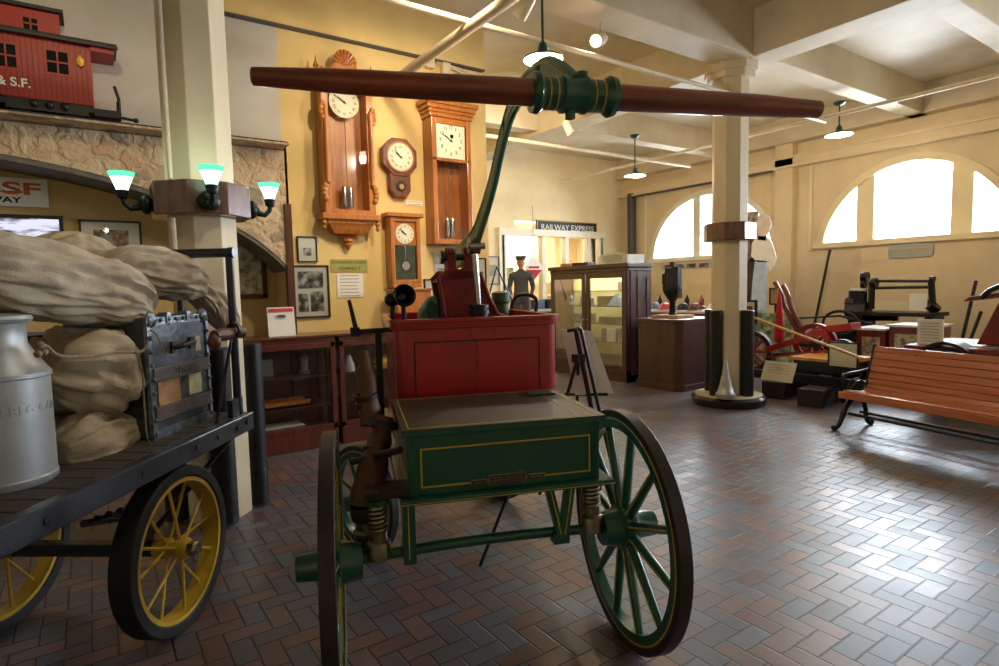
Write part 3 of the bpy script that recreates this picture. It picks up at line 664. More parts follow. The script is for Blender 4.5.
xl=P.at(251,77,1,hy); xr=P.at(819,108,1,hy)
MB().lathe((xl.x,hy,hz),(1,0,0),[(0,.018),(.004,.024),(.25,.034),(.7,.04),(xr.x-xl.x-.7,.04),(xr.x-xl.x-.25,.036),(xr.x-xl.x-.004,.028),(xr.x-xl.x,.024)],28).build('wooden_lever','wood_lever',pump)
# black horn nozzle at the left of the tank
hp=P.at(403,296,1,.85)
H_=MB(); d=Vector((.12,-1,.08)).normalized()
H_.lathe(hp,d,[(-.22,.022),(-.2,.035),(-.16,.04),(-.1,.026),(-.04,.03),(.0,.045),(.03,.058),(.045,.062),(.05,.058),(.045,.05),(.01,.032),(-.03,.02)],28,False)
H_.tube([(hp.x,hp.y+.0,hp.z-.05),(hp.x+.005,hp.y,hp.z-.2)],.014,10); H_.tube([(hp.x-.05,hp.y+.1,hp.z-.03),(hp.x-.06,hp.y+.1,hp.z-.2)],.014,10)
H_.ball((hp.x-.055,hp.y+.1,hp.z-.02),.04,8)
H_.build('signal_horn','iron',pump)
# upright black bar with cross arm, on the left side of the tank
a=P.at(378,330,1,.95); b_=P.at(380,450,1,.95)
U=MB(); U.bar((a.x,.95,b_.z),(a.x,.95,a.z),.035,.05,(0,1,0)); e=P.at(355,331,1,.95); U.bar((a.x+.06,.95,a.z),(e.x,.95,a.z-.005),.05,.025)
U.bar((e.x,.95,a.z-.03),(e.x,.95,a.z+.02),.05,.05); v=P.at(349,300,1,.95); U.tube([(e.x+.005,.95,a.z+.01),(v.x,.95,v.z)],[.014,.01],10)
for k in range(7): U.ball((a.x-.03,.92,a.z-.08-.05*k),.007,4)
U.build('suction_bracket','iron',pump,smooth=False)
# black loop handle behind the tank
a=[P.at(px,py,1,1.66) for px,py in ((511,318),(512,305),(516,297),(525,294.5),(534,297),(537,304),(534,318))]
MB().tube(crom([tuple(v) for v in a],4),.014,10).build('loop_handle','iron',pump)
# leather hose strapped on the left: a thing of its own
hose=thing('leather_hose','brown leather suction hose strapped to the left side of the fire pump','hose',P.o,P.rz)
yh=.30
def hp_(px,py,y): v=P.at(px,py,1,y); return (v.x,y,v.z)
pts=[hp_(362,352,.62),hp_(366,375,.58),hp_(369,400,.5),hp_(371,425,.45)]
MB().tube(crom(pts,4),[.034]*4+[.042]*5+[.05]*4,16).build('upper_hose','leather',hose)
hb=MB()
for px,py in ((366,396),(367,404),(370,413)):
    c=hp_(px,py,.5); hb.lathe((c[0],c[1],c[2]),(.1,.1,-1),[(-.012,.044),(-.012,.056),(.012,.056),(.012,.044)],18,False)
hb.build('strap','leather_dark',hose)
pts=[hp_(384,418,.35),hp_(380,440,.3),hp_(374,462,.2),hp_(368,490,.12),hp_(366,505,.1)]
MB().tube(crom(pts,4),[.045]*4+[.055]*4+[.065]*4+[.07]*5,18).build('lower_hose','leather',hose)
c=hp_(366,507,.1)
MB().lathe(c,(0,0,-1),[(-.01,.062),(.02,.066),(.05,.06)],20).build('hose_collar','leather_dark',hose)
MB().lathe(c,(0,0,-1),[(.05,.045),(.09,.045),(.1,.055),(.12,.055),(.13,.05),(.16,.048)],20).build('coupling','brass_dull',hose)
sb=MB()
for px,py in ((384,425),(377,452)):
    c=hp_(px,py,.28 if py<430 else .25); sb.lathe(c,(.25,0.3,1),[(-.015,.054),(-.015,.066),(.015,.066),(.015,.054)],18,False)
sb.tube([hp_(352,462,.2),hp_(375,456,.16),hp_(400,450,.0)],.016,8)
sb.build('strap','leather_dark',hose)
# ================================================================== BAGGAGE CART
K=Fr(.29,3.11,52.6)
cart=thing('baggage_cart','old wooden baggage cart with yellow spoked wheels, loaded with canvas sacks','cart',K.o,K.rz)
def cart_wheel(x,y,s):
    R=.39
    f=MB(); f.ring((0,0,0),(1,0,0),R-.055,.02,.085,56); f.ring((s*.04,0,0),(1,0,0),R-.04,.035,.008,56); 
    w=f.build('wheel','yellow',cart); w.location=(x,y,R)
    MB().ring((0,0,0),(1,0,0),R,.055,.10,56).build('tyre','rubber',w,bev=.008)
    for k in range(12):
        a=2*PI*(k+.2)/12; d=Vector((0,math.cos(a),math.sin(a)))
        e=.03 if k%2 else -.03
        MB().tube([tuple(d*.045+Vector((e,0,0))),tuple(d*(R-.07)+Vector((e*.2,0,0)))],.0075,8).build('spoke','yellow',w)
    MB().lathe((0,0,0),(s,0,0),[(-.09,.045),(-.03,.05),(-.025,.03),(.025,.03),(.03,.05),(.06,.05),(.07,.036)],24).build('hub','yellow',w)
    MB().lathe((0,0,0),(s,0,0),[(.07,.034),(.1,.034),(.105,.028),(.12,.024)],6).build('hub_nut','steel',w)
for y in (0,-1.75):
    cart_wheel(-.05,y,1); cart_wheel(-.93,y,-1)
for y in (0,-1.75): MB().box((-.49,y,.39),(.8,.06,.06)).build('axle','blue_iron',cart,smooth=False,bev=.004)
sp_=MB()
for y in (0,-1.75):
    for x in (-.2,-.78):
        for k in range(4): 
            L_=.36-.07*k; sp_.tube([(x,y-L_,.66+.0-.03*k*.3),(x,y,.56-.02*k),(x,y+L_,.66-.03*k*.3)],.018,6)
        sp_.box((x,y,.47),(.05,.08,.12))
sp_.tube([(-.85,.05,.42),(-.15,.12,.78)],.009,8); sp_.tube([(-.2,0,.42),(-.02,.55,.8)],.014,8)
sp_.build('spring_gear','blue_iron',cart)
d=MB()
for x in (.0,-.98): d.b2((x-.03,-2.4,.80),(x+.03,.70,.90))
for y in (.67,-2.37): d.b2((-.98,y-.03,.80),(0,y+.03,.90))
for x in (-.3,-.7): d.b2((x-.03,-2.3,.76),(x+.03,.66,.86))
d.build('deck_frame','blue_iron',cart,smooth=False,bev=.006)
k=MB()
for i in range(26): k.b2((-.95,-2.36+.1165*i,.865),(-.03,-2.36+.1165*i+.108,.90))
k.build('deck_planks','deck',cart,smooth=False,bev=.004)
b=MB()
for y in (.5,.3,.1,-.3,-.8,-1.3): b.lathe((.03,y,.85),(1,0,0),[(0,.014),(.006,.014),(.008,.008)],10)
b.lathe((.03,.62,.86),(1,0,0),[(0,.018),(.008,.018)],10); b.build('bolts','blue_iron',cart)
r=MB(); ry=.62
r.tube([(-.02,ry,.88),(-.02,ry,1.82)],.022,12); r.tube([(-.32,ry,.88),(-.32,ry,1.80)],.018,12); r.tube([(-.93,ry,.88),(-.93,ry,1.82)],.022,12); r.tube([(-.96,ry,1.825),(.0,ry,1.825)],.026,12); r.tube([(-.02,ry-.0,1.4),(-.02,.38,.9)],.009,8)
r.lathe((.0,ry,1.825),(1,0,0),[(-.02,.03),(.012,.03)],14); r.box((-.02,ry-.03,.95),(.03,.12,.1)); r.build('end_rack','blue_iron',cart)
# ---- milk can
c0_=K.at(6,470,0,-.36); canl=K.R@Vector((-.33,-.56,.90))+K.o
mc=thing('milk_can','galvanised steel milk can at the left edge of the cart','milk can',canl,math.radians(0))
MB().lathe((0,0,0),(0,0,1),[(0,.155),(.012,.165),(.03,.166),(.035,.162),(.40,.162),(.405,.168),(.42,.168),(.43,.158),(.50,.115),(.53,.1),(.60,.1),(.61,.105)],56).build('can_body','can',mc)
MB().lathe((0,0,.605),(0,0,1),[(0,.1),(.004,.118),(.016,.124),(.028,.118),(.036,.06)],48).build('can_lid','can',mc)
def curved_text(s,R,z,size,a0,m,parent,facing):
    T_=bpy.data.objects
    o=text(s,size,m,parent,(0,0,0),(0,0,0),'embossed_lettering',.0015,bold=.0005)
    for v in o.data.vertices:
        x,y,zz=v.co; a=facing+x/R; rr=R+zz; v.co=(rr*math.cos(a),rr*math.sin(a),z+y)
    return o
camdir=math.atan2(-canl.y,-canl.x)
curved_text('OWEN REG CAN',.163,.29,.046,0,'can',mc,camdir+.28)
# ---- sacks
def sack(name,label,pts,rad,fl=1,seed=0,m='canvas',tie=None,mouth=0,rx=1.0,ns=72,twist=0):
    """a stuffed sack: centre line pts, radius profile, gathered into pleats at the tied end"""
    rnd=random.Random(seed); P_=crom([tuple(p) for p in pts],12); n=len(P_); b=MB(); rings=[]; ph=[rnd.uniform(0,6.28) for _ in range(6)]
    rr=crom([(r,) for r in rad],12)
    from mathutils import noise
    for i,p in enumerate(P_):
        t=i/(n-1); d=(Vector(P_[min(i+1,n-1)])-Vector(P_[max(i-1,0)])).normalized(); x=d.cross(Vector((0,0,1))); x=x.normalized() if x.length>.1 else Vector((1,0,0)); y=x.cross(d); ring=[]
        r=rr[min(i,len(rr)-1)][0]
        for k in range(ns):
            a=2*PI*k/ns
            pl=(max(0,t-.55)/.45)**1.3 if fl>0 else (max(0,.45-t)/.45)**1.3
            w=1+pl*(.09*math.sin(9*a+ph[0]+t*3)+.06*math.sin(15*a+ph[1]))+ .035*math.sin(2*a+ph[2]+5*t)+.03*math.sin(3*a+ph[3]-7*t)+.018*math.sin(5*a+11*t+ph[4])+.012*math.sin(8*a-17*t+ph[5])
            ca,sa=math.cos(a),math.sin(a); e=.82
            ca_=math.copysign(abs(ca)**e,ca); sa_=math.copysign(abs(sa)**e,sa)
            q=Vector((ca*2.1+seed*7,sa*2.1,t*2.2)); q2=Vector((ca*4.6,sa*4.6+seed*3,t*3.4)); q3=Vector((t*9+ca*1.2,sa*1.6+seed,ca*2))
            f1=1-abs(noise.noise(q+noise.noise_vector(q*.8)*.9))*2.4; f2=1-abs(noise.noise(q2+noise.noise_vector(q2*.7)*.8))*2.4; f3=1-abs(noise.noise(q3))*2.5
            w+=.13*(f1-.45)+.085*(f2-.45)*(1+pl)+.05*(f3-.45)
            ring.append(b.b.verts.new(Vector(p)+x*(r*w*ca_)+y*(r*w*sa_*fl_z.get(name+str(seed),.8))))
        rings.append(ring)
    for A_,B_ in zip(rings,rings[1:]):
        for k in range(ns): b._f([A_[k],A_[(k+1)%ns],B_[(k+1)%ns],B_[k]])
    b._f(rings[0][::-1]); b._f(rings[-1])
    o=b.build('sack_body',m,None,sub=1)
    if tie is None:
        o.name=name; tag(o,label,'sack','canvas mail sacks on the cart'); o.location=K.o; o.rotation_euler=(0,0,K.rz); return o
    th=thing(name,label,'sack',K.o,K.rz,'canvas mail sacks on the cart'); o.parent=th
    q=P_[int(tie*(n-1))]; q2=P_[min(int(tie*(n-1))+1,n-1)]; r=rr[min(int(tie*(n-1)),len(rr)-1)][0]; d=(Vector(q2)-Vector(q)).normalized()
    MB().lathe(q,d,[(-.012,r*.95),(-.008,r*1.12+.006),(.008,r*1.12+.006),(.012,r*.95)],24,False).build('tie_rope','rope',th)
    return th
fl_z={}
def kp(px,py,x): v=K.at(px,py,0,x); return Vector(v)
# ---- goods on the cart
fl_z.update({'canvas_sack1':.85,'canvas_sack2':.9,'canvas_sack3':.85,'canvas_sack4':.9,'canvas_sack5':.9,'canvas_sack6':.9})
def sk(label,pp,rad,seed,m='canvas',tie=None,fl=1): return sack('canvas_sack',label,[kp(*p) for p in pp],rad,fl,seed,m,tie)
sk('bulging canvas sack standing between the milk can and the trunk',[(46,362,-.42),(60,366,-.40),(86,372,-.40),(112,366,-.39),(130,350,-.38),(136,342,-.38)],[.11,.21,.24,.20,.11,.05],1,'canvas2',None)
sk('lowest canvas sack, slumped on the cart deck beside the trunk',[(52,455,-.34),(68,448,-.34),(94,440,-.37),(118,432,-.37),(132,425,-.37)],[.07,.14,.165,.13,.06],2,'canvas2')
sk('largest canvas sack lying across the top left of the pile',[(-60,262,-.40),(-20,268,-.38),(40,280,-.36),(90,290,-.34),(125,300,-.32),(143,312,-.31)],[.08,.16,.185,.175,.14,.06],3)
sk('canvas sack at the back of the pile in front of the screen',[(20,262,-.75),(60,262,-.72),(95,266,-.7),(120,270,-.68)],[.07,.16,.14,.07],4,'canvas2')
sk('plump canvas sack on top of the black trunk, tied in the middle',[(104,272,-.42),(122,268,-.40),(150,272,-.36),(180,278,-.32),(200,287,-.3)],[.05,.12,.155,.14,.07],5,'canvas',None,-1)
sk('small drooping canvas sack at the far end of the cart beside the blue post',[(185,285,-.34),(200,292,-.3),(216,306,-.26),(228,326,-.22),(231,338,-.2)],[.06,.085,.095,.08,.045],6)
# trunk
tk=thing('steamer_trunk','battered black tin trunk with wooden slats, standing on the cart','trunk',K.o,K.rz)
tz0,tz1=.90,1.49; ty0,ty1=.055,.56; tx=-.15; Rt=Matrix.Rotation(0,3,'Z')
MB().b2((tx-.42,ty0,tz0),(tx,ty1,tz1)).build('trunk_body','trunk',tk,smooth=False,bev=.012)
e=MB()
for y in (ty0,ty1): e.b2((tx-.01,y-.012,tz0),(tx+.008,y+.02 if y==ty0 else y+.012,tz1))
for z in (tz0+.02,tz1-.02): e.b2((tx-.01,ty0,z-.02),(tx+.008,ty1,z+.02))
for i in range(9):
    for y in (ty0+.005,ty1-.005): e.ball((tx+.01,y,tz0+.03+.066*i),.012,4)
for i in range(8):
    e.ball((tx+.01,ty0+.03+.063*i,tz1-.015),.011,4)
for y in (ty0+.03,ty1-.03): e.ball((tx+.0,y,tz1-.01),.04,6,(.6,1,1))
for y in (ty0+.16,ty0+.33): e.b2((tx-.03,y-.02,tz1-.03),(tx+.014,y+.02,tz1+.02))
e.build('iron_edging','trunk_edge',tk)
for z in (tz0+.12,tz0+.31):
    MB().b2((tx,ty0+.01,z-.035),(tx+.016,ty1-.01,z+.035)).build('slat','trunk_slat',tk,smooth=False,bev=.004)
h=MB(); hz_=tz0+.43; h.b2((tx,ty0+.17,hz_-.03),(tx+.012,ty0+.22,hz_+.03)); h.b2((tx,ty0+.33,hz_-.02),(tx+.012,ty0+.38,hz_+.04)); h.tube([(tx+.01,ty0+.2,hz_),(tx+.035,ty0+.22,hz_+.005),(tx+.035,ty0+.33,hz_+.015),(tx+.01,ty0+.36,hz_+.01)],.012,8)
h.build('handle','leather_dark',tk)
lb=MB(); lb.b2((tx,ty0+.05,tz0+.155),(tx+.004,ty0+.23,tz0+.28)); lb.build('paper_label','label_tan',tk,smooth=False)['label']='torn tan paper label'
MB().b2((tx,ty0+.39,tz0+.39),(tx+.004,ty0+.44,tz0+.47)).build('paper_label','label_pale',tk,smooth=False)
lb=MB(); lb.b2((tx,ty0+.31,tz0+.165),(tx+.004,ty0+.43,tz0+.275)); lb.build('paper_label','label_pale',tk,smooth=False)['label']='pale paper label'
tx_=text('311802',.05,'trunk_edge',tk,(tx+.018,ty0+.25,tz0+.31),(PI/2,0,PI/2),'stencil',.001)
cr_=MB(); cr_.b2((-.95,-.95,.9),(-.66,.3,1.42)); cr_=cr_.build('blocker_crate','leather_dark',smooth=False,bev=.01); cr_.location=K.o; cr_.rotation_euler=(0,0,K.rz); tag(cr_,'dark wooden crate added behind the canvas sacks to hide the bright wall','crate')  # invented crate, blocks the bright wall so gaps between sacks stay dark
# rope and leather roll
r=MB(); pts=[kp(38,348,-.10),kp(46,346,-.12),kp(60,356,-.14),kp(90,356,-.14),(kp(120,352,-.13)),kp(140,352,-.1),kp(148,345,-.08)]
r.tube(crom([tuple(p) for p in pts],5),.007,8); pts=[kp(136,352,-.10),kp(142,370,-.11),kp(144,400,-.11),kp(147,436,-.11),kp(152,446,-.11)]; r.tube(crom([tuple(p) for p in pts],5),.004,6)
pts=[kp(150,330,-.11),kp(156,334,-.1),kp(160,342,-.1),kp(163,352,-.1)]; r.tube(crom([tuple(p) for p in pts],5),.004,6)
for q in ((40,345),(44,352),(38,354)): r.ball(kp(q[0],q[1],-.1),.014,5)
o=r.build('rope','rope'); o.location=K.o; o.rotation_euler=(0,0,K.rz); tag(o,'thin jute rope strung from the milk can across the sacks to the trunk','rope')
lr=thing('leather_roll','brown leather bundle hanging on the blue end post of the cart','leather bundle',K.o,K.rz)
a=kp(214,336,.03); b_=kp(240,332,.06)
MB().tube([tuple(a),tuple(a.lerp(b_,.4)),tuple(a.lerp(b_,.8)),tuple(b_)],[.03,.036,.026,.036],14).ball(tuple(b_),.036,8,(1,.9,1)).ball(tuple(a+Vector((.0,.0,-.03))),.034,8,(1,1,1.3)).build('leather_roll_body','leather',lr)
c=kp(234,330,.06); MB().lathe(tuple(c),b_-a,[(-.012,.03),(-.012,.042),(.012,.042),(.012,.03)],16,False).build('strap','leather_dark',lr)
# ================================================================== LEFT WALL, RECESS, MODEL TRAIN
RY=6.945
def rect_on(x0y0,x1y1,Y):
    a=at(*x0y0,1,Y); b=at(*x1y1,1,Y); return a.x,b.x,min(a.z,b.z),max(a.z,b.z)
def picture(label,x0,x1,z0,z1,Y,fw,fm,matte,pic,inset=.05,name='framed_picture',cat='picture',glass=True,group=None):
    t=thing(name,label,cat,((x0+x1)/2,Y,(z0+z1)/2)); w=(x1-x0)/2; h=(z1-z0)/2; f=MB(); d=.03
    f.b2((-w,-d,-h),(w,0,-h+fw)); f.b2((-w,-d,h-fw),(w,0,h)); f.b2((-w,-d,-h),(-w+fw,0,h)); f.b2((w-fw,-d,-h),(w,0,h)); f.build('frame',fm,t,smooth=False,bev=.003)
    MB().b2((-w+fw,-.014,-h+fw),(w-fw,-.002,h-fw)).build('mount',matte,t,smooth=False)
    for k,(a,b,c,e,m) in enumerate(pic): MB().b2((-w+a*2*w,-.017,-h+c*2*h),(-w+b*2*w,-.0145,-h+e*2*h)).build('print',m,t,smooth=False)
    if glass: MB().b2((-w+fw,-.0215,-h+fw),(w-fw,-.02,h-fw)).build('glazing','case_glass',t,smooth=False)
    return t
M['pic_land']=picmat('landscape_print',(60,82,74),(150,90,60),(176,190,196),9); M['pic_bw']=picmat('monochrome_print',(30,30,32),(110,110,110),(206,204,200),12)
M['pic_map']=picmat('sepia_print',(120,110,90),(196,184,150),(214,204,172),10); M['pic_dark']=picmat('dark_print',(40,36,34),(90,70,58),(150,130,110),8)
M['pic_green']=picmat('green_poster',(70,96,70),(130,150,110),(190,196,170),8)
# railway sign with writing
sg=thing('railway_sign','white railway name sign high in the recess behind the sacks','sign',(0,RY,0)); a=at(47,180,1,RY-.02); b_=at(48,208,1,RY-.02)
x1=a.x; z1=a.z; z0=b_.z; x0=x1-1.15
MB().b2((x0,-.03,z0),(x1,0,z1)).build('board','paper',sg,smooth=False,bev=.004)
text('BNSF',.15,'orange',sg,(x1-.05,-.032,z1-.1),(PI/2,0,0),'logo_letters',.002,'RIGHT',sx=2.0,bold=.004)
text('RAILWAY',.07,'ink',sg,(x1-.2,-.032,z0+.055),(PI/2,0,0),'lettering',.002,'RIGHT',sx=1.45,bold=.002)
MB().b2((x0+.08,-.033,z0+.125),(x1-.18,-.03,z0+.135)).build('rule','ink',sg,smooth=False)
# screen
T_=NT('tv_picture'); em=T_.n('ShaderNodeEmission'); em.inputs[1].default_value=1.0; tc=T_.n('ShaderNodeTexCoord'); nz=T_.n('ShaderNodeTexNoise'); nz.inputs['Scale'].default_value=6; nz.inputs['Detail'].default_value=6; mp=T_.n('ShaderNodeMapping'); mp.inputs['Scale'].default_value=(1,1,4); T_.l(tc.outputs['Object'],mp.inputs[0]); T_.l(mp.outputs[0],nz.inputs['Vector'])
rp=T_.n('ShaderNodeValToRGB'); T_.l(nz.outputs[0],rp.inputs[0]); rp.color_ramp.elements[0].position=.38; rp.color_ramp.elements[0].color=srgb((70,64,80))+(1,); rp.color_ramp.elements[1].position=.52; rp.color_ramp.elements[1].color=srgb((226,226,244))+(1,); T_.l(rp.outputs[0],em.inputs[0]); T_.l(em.outputs[0],T_.o.inputs[0]); M['screen']=T_.m
a=at(63,216,1,RY-.08); tv=thing('television','black flat television glowing behind the top of the sacks','television',(a.x-.55,RY-.04,a.z-.34))
MB().b2((-.55,-.04,-.34),(.55,.0,.34)).build('housing','frame_black',tv,smooth=False,bev=.006); MB().b2((-.515,-.044,-.30),(.515,-.0405,.305)).build('screen','screen',tv,smooth=False); MB().b2((-.12,-.03,.34),(-.08,.0,.36)).build('camera_bump','frame_black',tv,smooth=False)
x0,x1,_,z1=rect_on((78,219),(141,222),RY-.03)
picture('black framed colour print of a train in the recess, right of the television',x0,x1,z1-.42,z1,RY,.02,'frame_black','paper',[(.22,.78,.2,.78,'pic_land')])
x0,x1,z0,z1=rect_on((214,196),(268,298),RY-.03)
picture('tall brown framed sepia chart in the recess just right of the near column',x0,x1,z0,z1,RY,.05,'frame_brown','pic_map',[(.2,.8,.1,.9,'pic_map')],name='framed_chart')
# frames on the gold wall
x0,x1,z0,z1=rect_on((297,236),(318,262),WY-.03)
picture('small black framed certificate left of the tall crested clock',x0,x1,z0,z1,WY,.012,'frame_black','paper',[(.3,.7,.25,.55,'pic_bw')],name='framed_certificate')
x0,x1,z0,z1=rect_on((291,265),(331,317),WY-.03)
picture('black framed pair of monochrome photographs above the display case',x0,x1,z0,z1,WY,.02,'frame_black','paper',[(.16,.84,.56,.88,'pic_bw'),(.16,.42,.12,.46,'pic_bw'),(.48,.84,.12,.5,'pic_bw')],name='framed_photographs')
def placard(name,label,x0,x1,z0,z1,Y,m,lines,cat='sign',tm='ink',size=None,th=.01):
    t=thing(name,label,cat,((x0+x1)/2,Y,(z0+z1)/2)); w=(x1-x0)/2; h=(z1-z0)/2
    MB().b2((-w,-th,-h),(w,0,h)).build('board',m,t,smooth=False,bev=.001)
    n=len(lines)
    for k,l in enumerate(lines):
        s_=size or 2*h/n*.62
        if l=='~':
            g=MB(); g.b2((-w*.78,-th-.001,h-(k+.62)*2*h/n),(w*random.uniform(.5,.8),-th,h-(k+.38)*2*h/n)); o=g.build('text_line',tm,t,smooth=False)
        else: text(l,s_,tm,t,(0,-th-.001,h-(k+.5)*2*h/n),(PI/2,0,0),'lettering',.001,sx=min(1.3,2*w*.9/(len(l)*s_*.62)))
    return t
M['faint']=mat('faint_grey_type',(168,164,160),.7); M['red_print']=mat('red_print',(206,60,60),.6); M['sign_green']=mat('yellow_green_sign',(172,170,90),.5)
x0,x1,z0,z1=rect_on((331,259),(368,271),WY-.02)
placard('clock_sign','brass and green sign about the standard clock below the crested clock',x0,x1,z0-.01,z1,WY,'sign_green',['STANDARD CLOCK','CORRECT'])
x0,x1,z0,z1=rect_on((337,274),(364,297),WY-.02)
placard('paper_notice','white typed notice under the standard clock sign',x0,x1,z0,z1,WY,'paper',['~']*7,'notice','faint')
x0,x1,z0,z1=rect_on((406,200),(423,206),WY-.02)
placard('small_label','tiny cream label under the octagonal clock',x0,x1,z0,z1,WY,'paper',['~','~'],'label','faint')
x0,x1,z0,z1=rect_on((434,253),(451,273),WY-.02)
placard('clock_sign','silver sign on the gold wall below the square dial clock',x0,x1,z0,z1,WY,'grey_sign',['THE','STANDARD','TIME'])
x0,x1,z0,z1=rect_on((424,279),(436,300),WY-.02)
picture('small black frame half hidden behind the red pump casting',x0,x1,z0,z1,WY,.015,'frame_black','paper',[],name='picture_frame')
x0,x1,z0,z1=rect_on((476,258),(490,292),WY-.02)
picture('dark framed drawing just right of the steel pump rod',x0,4.2,z0,z1,WY,.015,'frame_black','paper',[(.3,.7,.2,.6,'pic_bw')],name='framed_drawing')
# ---- model caboose on the shelf
ca=at(94,107,1,6.2); cz=3.07
tr=thing('model_caboose','large red model caboose on the shelf above the stone arch','model train',(ca.x,6.2,cz))
def vz(px,py,X): return at(px,py,1,6.12).z-cz
B=MB(); bb=vz(94,107,0); bt=vz(92,47,0); BL=2.2; D=.26
B.b2((-BL,-.1,bb),(0,.16,bt)); 
B.build('body','caboose',tr,smooth=False,bev=.004); body=[o for o in bpy.data.objects if o.name=='body'][0]
g=MB()
for i in range(62): g.b2((-BL+.0355*i,-.1025,bb),(-BL+.0355*i+.004,-.0995,bt))
g.build('board_grooves','caboose_black',body,smooth=False)['kind']='stuff'
rt=MB(); rt.b2((-BL-.2,-.14,bt),(.19,.2,bt+.035)); rt.b2((-BL-.2,-.15,bt-.012),(.195,-.13,bt+.02)); rt.build('roof','caboose_black',tr,smooth=False,bev=.006)
MB().b2((.0,-.12,bt-.045),(.17,.18,bt)).build('roof_overhang','caboose',tr,smooth=False)
cu0=bt+.035; cu1=vz(58,14,0); cxr=at(60,30,1,6.15).x-ca.x
MB().b2((-1.35,-.07,cu0),(cxr,.13,cu1)).build('cupola','caboose',tr,smooth=False,bev=.003); MB().b2((-1.4,-.11,cu1),(cxr+.03,.17,cu1+.03)).build('cupola_roof','caboose_black',tr,smooth=False,bev=.004)
def tw(px0,py0,px1,py1,y,n=2,par=tr):
    a=at(px0,py0,1,6.2+y); b=at(px1,py1,1,6.2+y); x0,x1,z1,z0=a.x-ca.x,b.x-ca.x,a.z-cz,b.z-cz
    w=MB(); w.b2((x0-.02,y-.006,z0-.02),(x1+.02,y,z1+.02)); o=w.build('window_frame','caboose',tr,smooth=False)
    MB().b2((x0,y-.009,z0),(x1,y-.005,z1)).build('window_pane','caboose_pane',o,smooth=False)
    g=MB(); xm=(x0+x1)/2; zm=(z0+z1)/2; g.b2((xm-.006,y-.012,z0),(xm+.006,y-.008,z1))
    if n==2: g.b2((x0,y-.012,zm-.006),(x1,y-.008,zm+.006))
    g.build('window_bars','caboose',o,smooth=False)
tw(46,50,69,75,-.1); tw(-6,42,17,68,-.1); tw(-60,34,-36,60,-.1); tw(23,17,38,31,-.07,2); tw(-22,12,-7,24,-.07,2)
a=at(0,82,1,6.1); zt_=at(30,85,1,6.1).z-cz; xr_=at(31,85,1,6.1).x-ca.x
text('A.T. & S.F.',.095,'white_letter',tr,(xr_+.0,-.104,zt_+.005),(PI/2,0,0),'lettering',.001,'RIGHT',bold=.002)
a=at(80,60,1,6.1); lm=MB(); lm.lathe((a.x-ca.x,-.125,a.z-cz-.045),(0,0,1),[(-.015,.006),(0,.022),(.015,.026),(.045,.026),(.055,.014),(.075,.006)],8); M['amber']=mat('amber_lantern',(212,160,60),.35,.3,emit=.25); lm.build('marker_lamp','amber',tr)
ub=MB(); ub.b2((-BL,-.08,bb-.05),(.0,.14,bb)); 
for tx0 in (-.28,-1.9):
    ub.b2((tx0-.3,-.09,.03),(tx0+.24,-.05,.13)); 
    for wx in (-.2,.14): ub.lathe((tx0+wx,-.06,.075),(0,1,0),[(0,.075),(.02,.07),(.2,.07),(.22,.075)],20)
    for i in range(3): ub.ball((tx0-.12+.1*i,-.1,.08),.03,6)
ub.build('underframe','caboose_black',tr)
en=MB(); en.b2((0,-.08,bb-.07),(.19,.14,bb-.01)); en.tube([(.18,-.06,bb-.03),(.18,-.06,bb+.1),(.155,-.06,bb+.2)],.013,8); en.tube([(.18,.12,bb-.03),(.18,.12,bb+.12)],.012,8); en.tube([(.19,-.03,bb-.05),(.29,-.03,bb-.06)],.012,8); en.ball((.3,-.03,bb-.06),.022,6); en.build('end_platform','caboose_black',tr)
tk_=MB(); 
for y in (6.13,6.29): tk_.b2((-4.2,y-.008,3.07),(1.7,y+.008,3.085))
tag(tk_.build('model_track','iron',smooth=False),'thin model railway track along the shelf under the caboose','model track')
# shelf wide enough to carry the train
struct('trim_6',MB().b2((-5,6.1,3.05),(1.71,6.4,3.068)),'stone',smooth=False)
# ================================================================== CLOCKS
def dial(parent,x,y,z,r,square=False,arabic=True,t=(10,9)):
    d=MB()
    if square: d.b2((x-r,y-.006,z-r*1.15),(x+r,y,z+r*1.15))
    else: d.lathe((x,y,z),(0,-1,0),[(0,r),(.008,r)],40)
    o=d.build('dial','dial',parent,smooth=False); k=MB(); yy=y-.0095 if not square else y-.0075
    n_=12
    for i in range(60 if not square else 12):
        a=2*PI*i/(60 if not square else 12); R1=r*.93
        k.bar((x+R1*math.sin(a),yy,z+R1*math.cos(a)),(x+r*.88*math.sin(a),yy,z+r*.88*math.cos(a)),.002 if i%5 else .005,.001,(0,1,0))
    k.build('minute_track','ink',o,smooth=False)['kind']='stuff'
    for i in range(12):
        a=2*PI*(i+1)/12
        s_=str(i+1) if arabic else ['I','II','III','IIII','V','VI','VII','VIII','IX','X','XI','XII'][i]
        text(s_,r*(.3 if arabic else .24),'ink',o,(x+r*.72*math.sin(a),yy,z+r*.72*math.cos(a)*(1.1 if square else 1)),(PI/2,0 if arabic else a,0),'numeral',.0006)
    h=MB()
    for ang,L,w in ((t[0],.48,.012),(t[1],.7,.008)):
        a=math.radians(ang); h.bar((x-r*.15*math.sin(a),yy-.004,z-r*.15*math.cos(a)),(x+r*L*math.sin(a),yy-.004,z+r*L*math.cos(a)),w,.001,(0,1,0))
    h.lathe((x,yy,z),(0,-1,0),[(0,r*.07),(.006,r*.07)],12); h.build('hands','ink',o,smooth=False)
    return o
